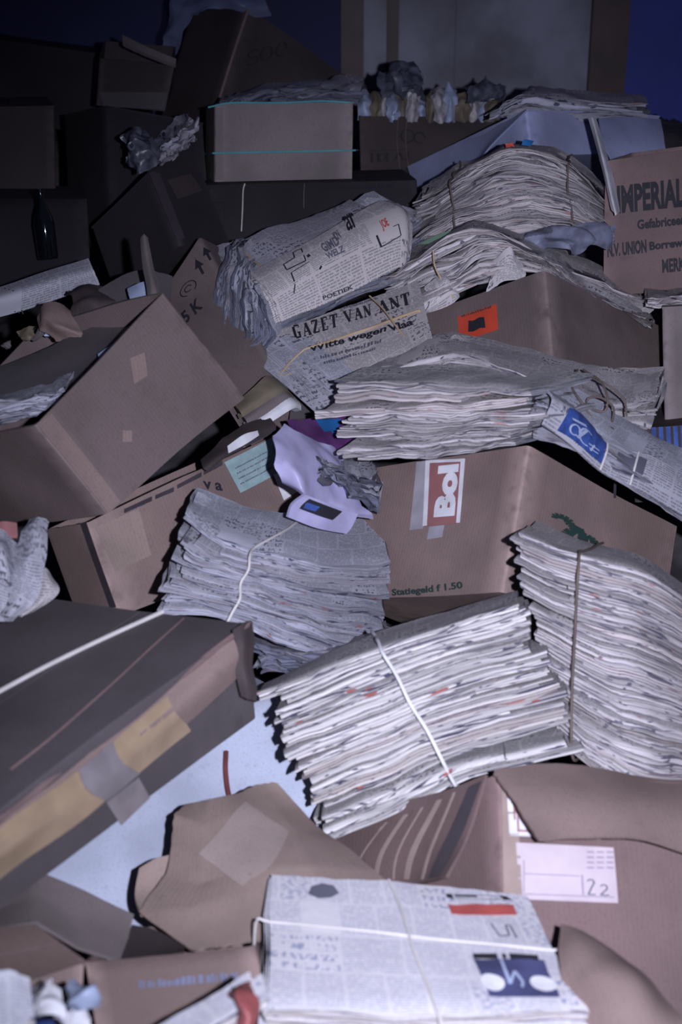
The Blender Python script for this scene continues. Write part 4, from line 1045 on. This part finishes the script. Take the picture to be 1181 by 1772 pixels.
lettering(b.root, S, (660, 428), (694, 408), (652, 408), '', M['ink'], raw=strokes([(0, 1, 0, 0), (0, 0, 1, 0), (1, 0, 1, 1), (1, 1, .7, 1)], .07), name='printed_frame')
lettering(b.root, S, (535, 440), (558, 462), (531, 444), '', M['ink'], raw=([(0, 0), (1, 0), (1, 1), (0, 1)], [(0, 1, 2, 3)]), name='printed_bar')
lettering(b.root, S, (560, 520), (612, 500), (558, 513), 'POETIEK', M['ink'], bold=.02)
lettering(b.root, S, (510, 508), (512, 492), (508, 508), '', M['ink'], raw=([(0, 0), (1, 0), (1, 1), (0, 1)], [(0, 1, 2, 3)]), name='printed_bar')

# papers on the white carton, far right top
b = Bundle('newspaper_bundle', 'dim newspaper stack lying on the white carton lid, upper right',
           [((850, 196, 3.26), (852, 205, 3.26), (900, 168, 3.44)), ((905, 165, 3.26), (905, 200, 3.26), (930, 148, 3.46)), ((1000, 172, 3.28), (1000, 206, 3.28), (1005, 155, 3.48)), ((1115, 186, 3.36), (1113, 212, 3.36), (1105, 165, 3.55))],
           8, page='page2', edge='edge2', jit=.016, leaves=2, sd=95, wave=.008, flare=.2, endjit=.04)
# papers right of the orange box
b = Bundle('newspaper_bundle', 'thin newspaper stack on the greyish box at the right edge',
           [((1116, 516, 2.76), (1122, 532, 2.76), (1120, 498, 2.95)), ((1210, 512, 2.74), (1210, 530, 2.74), (1200, 495, 2.94)), ((1300, 515, 2.74), (1300, 532, 2.74), (1290, 496, 2.94))],
           4, jit=.01, sd=96, wave=.005)

# torn wrapped papers standing in the dark box (row)
rr = random.Random(5); x = 622
for k in range(14):
    w_ = rr.uniform(14, 26); t = rr.uniform(150, 168); z = 3.62 + rr.uniform(0, .05)
    o, _ = loft('crumpled_paper', [[(x, t, z + .02), (x + w_ * .5, t - 6, z), (x + w_, t + 3, z + .03)], [(x - 2, t + 20, z - .03), (x + w_ * .5, t + 18, z - .05), (x + w_ + 1, t + 20, z - .02)], [(x, 208, z - .02), (x + w_ * .5, 210, z - .03), (x + w_, 208, z)]],
                M[('paperblue', 'olive', 'wad')[k % 3]], th=.006, nu=12, nv=14, amp=.006, sc=14, ridged=.008, rsc=26, rag=.02, sd=k * 3.1)
    ords = ('leftmost', 'second', 'third', 'fourth', 'fifth', 'sixth', 'seventh', 'eighth', 'ninth', 'tenth', 'eleventh', 'twelfth', 'thirteenth', 'rightmost')
    tag(o, ('bluish', 'tan', 'dull pale')[k % 3] + ' crumpled paper wad, ' + ords[k] + (' from the left' if 0 < k < 13 else '') + ' in the dark brown box', 'paper', 'crumpled papers in the dark brown box')
    x += w_ * .82
o, _ = loft('paper_bag', [[(665, 122, 3.66), (695, 110, 3.62), (725, 135, 3.66)], [(660, 145, 3.60), (695, 140, 3.54), (730, 150, 3.60)], [(665, 165, 3.60), (700, 168, 3.58), (740, 168, 3.62)]], M['bagdim'], th=.004, nu=20, nv=20, amp=.01, sc=14, ridged=.022, rsc=20, rag=.02)
tag(o, 'crumpled dark blue-grey bag on top of the pale wads, before the grey door', 'bag')
o, _ = loft('paper_bag', [[(810, 145, 3.62), (840, 138, 3.6), (880, 150, 3.62)], [(805, 158, 3.58), (840, 160, 3.56), (878, 165, 3.58)], [(810, 172, 3.60), (845, 175, 3.58), (875, 178, 3.6)]], M['bagdim'], th=.004, nu=20, nv=14, amp=.01, sc=14, ridged=.02, rsc=20, rag=.02)
tag(o, 'low crumpled blue-grey bag beside the dim stack on the white lid', 'bag')

# papers behind the strapped pale box
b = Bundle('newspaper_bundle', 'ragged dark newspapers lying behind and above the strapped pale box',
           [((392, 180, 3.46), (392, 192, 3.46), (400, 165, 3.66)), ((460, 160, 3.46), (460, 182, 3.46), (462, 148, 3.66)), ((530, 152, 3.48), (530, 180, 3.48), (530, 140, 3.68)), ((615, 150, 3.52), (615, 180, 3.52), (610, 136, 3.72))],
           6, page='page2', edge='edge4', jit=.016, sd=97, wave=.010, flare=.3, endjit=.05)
b = Bundle('newspaper_bundle', 'slanting row of newspaper edges in the shadow left of the strapped pale box',
           [((275, 262, 3.24), (283, 285, 3.23), (262, 245, 3.4)), ((305, 240, 3.22), (312, 264, 3.21), (292, 222, 3.38)), ((332, 208, 3.20), (340, 240, 3.19), (318, 195, 3.36))],
           3, page='page2', edge='edge2', jit=.01, sd=98, wave=.01)
o, _ = loft('plastic_bag', [[(215, 235, 3.20), (240, 222, 3.16), (268, 240, 3.2)], [(216, 260, 3.15), (242, 252, 3.10), (275, 262, 3.15)], [(225, 285, 3.15), (248, 296, 3.12), (272, 285, 3.15)]], M['bagdim'], th=.003, nu=22, nv=22, amp=.01, sc=18, ridged=.02, rsc=24, rag=.02)
tag(o, 'crinkled translucent plastic bag in the shadow left of the strapped box', 'bag')
tube('bag_tie', [(234, 252, 3.085), (228, 246, 3.085), (222, 252, 3.085), (228, 259, 3.085), (234, 252, 3.085)], .003, M['bagdim'], None)
tag(bpy.data.objects['bag_tie'], 'small round tie on the crinkled plastic bag', 'tie')

# left middle: things seen over the rim of the tipped box
o, S = loft('newspaper', [[(-40, 508, 2.62), (60, 478, 2.66), (152, 446, 2.72)], [(-40, 530, 2.58), (70, 496, 2.61), (162, 468, 2.68)], [(-40, 560, 2.60), (70, 530, 2.63), (172, 492, 2.70)]], M['page2'], th=.008, nu=20, nv=10, amp=.004, rag=.003)
tag(o, 'rolled pale newspaper sticking out at the left edge above the dark scraps', 'newspaper')
for k in range(3):
    lettering(o, S, (8 + k * 7, 500 + k * 2), (25 + k * 7, 540 + k * 2), (10 + k * 7, 499 + k * 2), '', M['ink'], raw=([(0, 0), (1, 0), (1, 1), (0, 1)], [(0, 1, 2, 3)]), name='printed_bar')
o, _ = loft('cardboard_strip', [[(243, 412, 2.42), (250, 408, 2.41), (257, 412, 2.42)], [(248, 450, 2.40), (258, 450, 2.385), (268, 455, 2.40)], [(252, 500, 2.37), (265, 500, 2.35), (278, 505, 2.37)], [(262, 540, 2.34), (272, 540, 2.33), (282, 530, 2.34)]], M['greylight'], th=.004, nu=8, nv=20, amp=.005, sc=16, rag=.01)
tag(o, 'narrow torn strip of grey board standing up behind the tipped box rim', 'cardboard')
o, _ = loft('paper_sheet', [[(220, 500, 2.45), (242, 486, 2.43), (262, 480, 2.42)], [(228, 525, 2.42), (248, 515, 2.40), (268, 510, 2.39)], [(238, 552, 2.40), (252, 540, 2.38), (266, 532, 2.38)]], M['paperblue'], th=.001, nu=12, nv=12, amp=.004, ridged=.004, rag=.01)
tag(o, 'small bluish white paper scrap beside the torn grey strip', 'paper')
o, _ = loft('cardboard_flap', [[(170, 498, 2.52), (240, 470, 2.55), (300, 480, 2.56)], [(130, 560, 2.46), (215, 535, 2.48), (290, 530, 2.5)], [(100, 610, 2.42), (190, 600, 2.42), (270, 560, 2.44)]], M['grey'], th=.004, nu=14, nv=14, amp=.01, rag=.02)
tag(o, 'dark grey bent cardboard flap inside the opening of the tipped box', 'cardboard')
o, _ = loft('cardboard_scrap', [[(60, 560, 2.42), (80, 535, 2.40), (125, 528, 2.42)], [(75, 570, 2.38), (100, 550, 2.36), (135, 560, 2.38)], [(92, 590, 2.38), (110, 575, 2.37), (128, 572, 2.38)]], M['tan'], th=.003, nu=14, nv=14, amp=.008, ridged=.02, rag=.03)
tag(o, 'curled tan cardboard scrap left of the tipped box', 'cardboard')
o, _ = loft('cardboard_scrap', [[(118, 495, 2.56), (160, 490, 2.54), (215, 500, 2.56)], [(125, 515, 2.50), (165, 510, 2.48), (210, 525, 2.50)], [(120, 540, 2.50), (165, 545, 2.48), (205, 548, 2.50)]], M['brown'], th=.003, nu=14, nv=14, amp=.008, ridged=.012, rag=.02)
tag(o, 'dark brown curled cardboard roll below the pale rolled newspaper', 'cardboard')
rr = random.Random(9)
for k in range(9):
    x, y = k * 22 + rr.uniform(0, 16), 0; y = 600 - x * .28 + rr.uniform(-12, 18); z = 2.42 + x * .0004
    s_ = rr.uniform(8, 20)
    o, _ = loft('paper_scrap', [[(x, y, z), (x + s_, y - s_ * .5, z - .01), (x + s_ * 1.8, y - s_ * .6, z)], [(x + 3, y + s_ * .6, z - .02), (x + s_, y + s_ * .3, z - .03), (x + s_ * 2, y, z - .02)], [(x + 6, y + s_, z - .02), (x + s_ * 1.2, y + s_ * .8, z - .02), (x + s_ * 2, y + s_ * .5, z)]], M[('greylight', 'olive', 'grey', 'paperblue')[k % 4]], th=.001, nu=8, nv=8, amp=.006, ridged=.012, rsc=25, rag=.05, sd=k * 2.0)
    tag(o, ('grey', 'yellowish', 'dark grey', 'bluish')[k % 4] + ' torn scrap, ' + ('leftmost', 'second from the left', 'third from the left', 'fourth from the left', 'middle one', 'sixth from the left', 'seventh from the left', 'eighth from the left', 'rightmost')[k] + ' in the litter behind the tipped box', 'scrap', 'torn scraps beside the tipped box')
# dark board contents of G
o, _ = loft('cardboard_sheet', [[(-60, 655, 2.38), (110, 592, 2.42), (240, 530, 2.46)], [(-60, 700, 2.30), (110, 650, 2.32), (215, 580, 2.34)], [(-60, 740, 2.24), (60, 715, 2.24), (165, 640, 2.26)]], M['grey'], th=.004, nu=20, nv=14, amp=.010, sc=6, rag=.01)
tag(o, 'broad dark grey cardboard sheet lying inside the tipped box', 'cardboard')
b = Bundle('newspaper_bundle', 'folded dark newspapers lying inside the tipped box near the left edge',
           [((-60, 700, 2.24), (-60, 745, 2.24), (-60, 680, 2.36)), ((40, 690, 2.23), (40, 728, 2.22), (60, 665, 2.34)), ((112, 672, 2.24), (100, 705, 2.22), (130, 640, 2.34))],
           5, page='page2', edge='edge2', jit=.01, sd=99, wave=.005)
o, _ = loft('paper_sheet', [[(170, 612, 2.30), (205, 585, 2.31), (230, 560, 2.32)], [(172, 622, 2.285), (210, 592, 2.295), (234, 566, 2.305)]], M['paperblue'], th=.001, nu=10, nv=3)
tag(o, 'narrow bluish paper strip along the tipped box rim', 'paper')

# left: dark folded papers
for k, (rows_, m_) in enumerate((
        ([[(-30, 905, 2.02), (10, 915, 1.99), (32, 945, 2.02)], [(-30, 940, 1.97), (5, 950, 1.94), (25, 985, 1.97)], [(-30, 990, 1.95), (0, 1000, 1.93), (15, 1020, 1.95)]], 'page2'),
        ([[(48, 892, 2.06), (62, 890, 2.04), (76, 893, 2.05)], [(30, 950, 2.00), (52, 960, 1.97), (72, 965, 1.99)], [(5, 1010, 1.96), (30, 1022, 1.94), (52, 1030, 1.95)], [(-10, 1060, 1.95), (10, 1068, 1.93), (25, 1065, 1.94)]], 'page2'),
        ([[(70, 988, 2.02), (82, 985, 2.01), (93, 1000, 2.01)], [(50, 1020, 1.99), (70, 1022, 1.97), (92, 1022, 1.98)], [(20, 1055, 1.97), (35, 1058, 1.96), (55, 1050, 1.97)]], 'page'),
        ([[(-40, 960, 1.99), (0, 975, 1.97), (40, 1000, 2.0)], [(-40, 1010, 1.96), (0, 1030, 1.94), (30, 1045, 1.97)], [(-40, 1070, 1.96), (0, 1075, 1.95), (20, 1072, 1.97)]], 'page2'))):
    S = loft_S(rows_, .008, 14, .006, 14, k)
    mb = MB()
    for q in range(3): sheet_mb(lambda u, v, q=q: S(u + .02 * q, v + .015 * q) + EZ * .006 * q, 12, 18, .003, mb, rag=.01, seed=k * 4 + q)
    o = mb.build('folded_newspaper', M[m_])
    tag(o, ('folded newspaper curling at the left edge, topmost of its pile', 'grey newspaper fold standing upright by the left edge', 'small pale newspaper corner curling over the flat carton', 'crushed newspaper under the curling ones at the left edge')[k], 'newspaper', 'folded newspapers on the left edge')
o, _ = loft('paper_sheet', [[(-20, 905, 2.08), (5, 900, 2.07), (28, 903, 2.08)], [(-20, 935, 2.07), (5, 930, 2.06), (30, 930, 2.07)]], M['redlabel'], th=.001, nu=6, nv=4)
tag(o, 'dull red-brown scrap behind the papers at the left edge', 'paper')

# J bag with purple print, magazines
o, _ = loft('paper_bag', [[(490, 728, 2.36), (515, 745, 2.35), (560, 765, 2.40), (600, 790, 2.45)], [(474, 760, 2.30), (510, 790, 2.28), (550, 800, 2.33), (590, 815, 2.40)], [(478, 822, 2.27), (520, 842, 2.26), (570, 860, 2.33), (640, 880, 2.42)], [(490, 835, 2.30), (530, 856, 2.28), (580, 880, 2.35), (645, 900, 2.44)]],
            M['lavender'], th=.002, nu=26, nv=22, amp=.006, sc=10, ridged=.010, rsc=10)
BAG = o; tag(o, 'lavender paper bag with purple printed side beside the pale green sticker', 'bag')
o2, S = loft('purple_side', [[(495, 726, 2.40), (555, 722, 2.46), (625, 722, 2.52)], [(515, 750, 2.38), (565, 752, 2.43), (635, 755, 2.50)], [(545, 775, 2.38), (590, 785, 2.43), (645, 790, 2.48)]], M['purple'], th=.002, nu=14, nv=12, amp=.004, ridged=.004, parent=o, label='purple printed side with blue blots')
patch('blue_blot', BAG, S, [(545, 726), (590, 726), (585, 745), (562, 748)], M['cyan'], off=.0015)
patch('blue_blot', BAG, S, [(572, 745), (592, 740), (600, 755), (582, 758)], M['cyan'], off=.0015)
b = Bundle('newspaper_bundle', 'crumpled newspapers stuffed in the lavender bag',
           [((548, 800, 2.33), (560, 830, 2.31), (560, 775, 2.45)), ((600, 815, 2.38), (600, 850, 2.36), (605, 785, 2.52)), ((650, 830, 2.46), (650, 880, 2.44), (650, 795, 2.58))],
           5, page='page2', edge='edge4', jit=.012, sd=100, wave=.01, flare=.2)
o, S = loft('magazine', [[(530, 856, 2.26), (570, 872, 2.30), (620, 890, 2.36)], [(508, 872, 2.25), (560, 895, 2.29), (610, 912, 2.35)], [(500, 895, 2.25), (550, 915, 2.29), (600, 925, 2.35)]], M['lavender'], th=.006, nu=12, nv=8, amp=.002)
tag(o, 'dark-covered magazine with pale border below the lavender bag', 'magazine')
patch('cover_print', o, S, [(535, 863), (592, 885), (575, 900), (518, 880)], M['ink'], off=.0012)
patch('cover_print', o, S, [(530, 869), (552, 877), (545, 885), (524, 879)], M['blue'], off=.0022, nu=3, nv=3)

# books by the arrow box
for k, (a, m_, lab) in enumerate((((0, 0), 'olive', 'yellowed book lying against the tipped box, uppermost of three'), ((10, 14), 'greylight', 'grey-edged book under the yellowed one'), ((22, 26), 'paper', 'thin white book at the bottom of the three'))):
    dx, dy = a
    o, _ = loft('book', [[(405 + dx, 700 + dy, 2.50), (440 + dx, 670 + dy, 2.53), (462 + dx, 650 + dy, 2.56), (480 + dx, 655 + dy, 2.6)], [(415 + dx, 712 + dy, 2.47), (450 + dx, 688 + dy, 2.5), (482 + dx, 668 + dy, 2.54), (498 + dx, 672 + dy, 2.58)], [(420 + dx, 722 + dy, 2.47), (455 + dx, 700 + dy, 2.5), (488 + dx, 680 + dy, 2.54), (500 + dx, 684 + dy, 2.58)]], M[m_], th=.012, nu=10, nv=8, amp=.001)
    tag(o, lab, 'book')
o, _ = loft('paper_strip', [[(345, 795, 2.40), (400, 745, 2.45), (470, 715, 2.50)], [(352, 805, 2.37), (410, 762, 2.42), (478, 728, 2.48)], [(360, 812, 2.37), (415, 772, 2.42), (480, 738, 2.48)]], M['brown'], th=.004, nu=16, nv=8, amp=.006, ridged=.006, rag=.01)
tag(o, 'dark torn board strip along the top of the long tan box', 'cardboard')
o, _ = loft('paper_strip', [[(392, 772, 2.40), (420, 752, 2.42), (446, 744, 2.45)], [(394, 784, 2.39), (424, 768, 2.41), (448, 752, 2.44)]], M['paper'], th=.001, nu=10, nv=4, amp=.003)
tag(o, 'white paper sliver above the pale green sticker', 'paper')
o, _ = loft('cardboard_flap', [[(505, 690, 2.62), (530, 680, 2.64), (570, 700, 2.66)], [(502, 725, 2.58), (535, 722, 2.6), (580, 722, 2.62)]], M['grey'], th=.003, nu=8, nv=6)
tag(o, 'grey cardboard piece in the gap under the masthead bundle', 'cardboard')

# bottom right brown flap
o, _ = loft('cardboard_flap', [[(978, 1592, 1.66), (995, 1600, 1.65), (1015, 1612, 1.65), (1035, 1625, 1.66)],
                               [(975, 1650, 1.60), (1020, 1650, 1.57), (1070, 1660, 1.57), (1095, 1668, 1.60)],
                               [(985, 1720, 1.56), (1050, 1730, 1.52), (1110, 1720, 1.52), (1150, 1725, 1.56)],
                               [(1000, 1820, 1.52), (1080, 1830, 1.49), (1150, 1820, 1.49), (1215, 1810, 1.52)]], M['tan'], th=.004, nu=20, nv=22, amp=.006, sc=9, ridged=.006, rsc=9, rag=.008)
tag(o, 'curled torn cardboard flap in the bottom right corner', 'cardboard')

# bottom left white papers
b = Bundle('newspaper_bundle', 'small bright newspaper bundle cut off by the bottom left corner',
           [((-80, 1800, 1.31), (-80, 1890, 1.34), (-80, 1682, 1.36)), ((10, 1800, 1.31), (10, 1890, 1.34), (5, 1680, 1.36)), ((62, 1800, 1.32), (60, 1890, 1.35), (50, 1690, 1.37))],
           5, page='page3', edge='edge3', jit=.006, sd=101, wave=.002, nu=10)
for k, (q, m_) in enumerate((((62, 1716), 'paper'), ((105, 1742), 'paper'), ((122, 1700), 'paperblue'), ((60, 1765), 'blue'))):
    x, y = q
    o, _ = loft('crumpled_paper', [[(x, y, 1.50), (x + 20, y - 8, 1.390), (x + 38, y + 8, 1.400)], [(x - 4, y + 15, 1.370), (x + 18, y + 12, 1.355), (x + 42, y + 22, 1.370)], [(x, y + 32, 1.370), (x + 20, y + 36, 1.360), (x + 50, y + 40, 1.370)]], M[m_], th=.003, nu=16, nv=16, amp=.006, ridged=.012, rsc=24, rag=.02, sd=k * 3.)
    tag(o, ('white crumpled paper beside the corner bundle', 'lowest white crumpled paper by the bottom edge', 'bluish crumpled paper against the blue-lettered box', 'blue crumpled wrapper at the bottom edge')[k], 'paper')
b = Bundle('newspaper_bundle', 'thin slanting white newspaper strip leaning on the blue-lettered box front',
           [((312, 1812, 1.36), (322, 1850, 1.37), (258, 1780, 1.40)), ((378, 1768, 1.38), (388, 1805, 1.39), (342, 1732, 1.42)), ((446, 1724, 1.41), (452, 1758, 1.42), (428, 1682, 1.45))],
           3, page='page3', edge='edge3', jit=.003, sd=102, wave=.001, nu=10, rot=.005, chop=0)
o, _ = loft('wrapper', [[(392, 1712, 1.420), (415, 1704, 1.410), (440, 1708, 1.420)], [(398, 1735, 1.400), (418, 1732, 1.380), (440, 1735, 1.400)], [(390, 1780, 1.390), (415, 1790, 1.370), (440, 1790, 1.380)]], M['redwrap'], th=.002, nu=14, nv=16, amp=.006, ridged=.012, rsc=20, rag=.02)
tag(o, 'red-brown crumpled wrapper beside the red-bannered bundle', 'wrapper')
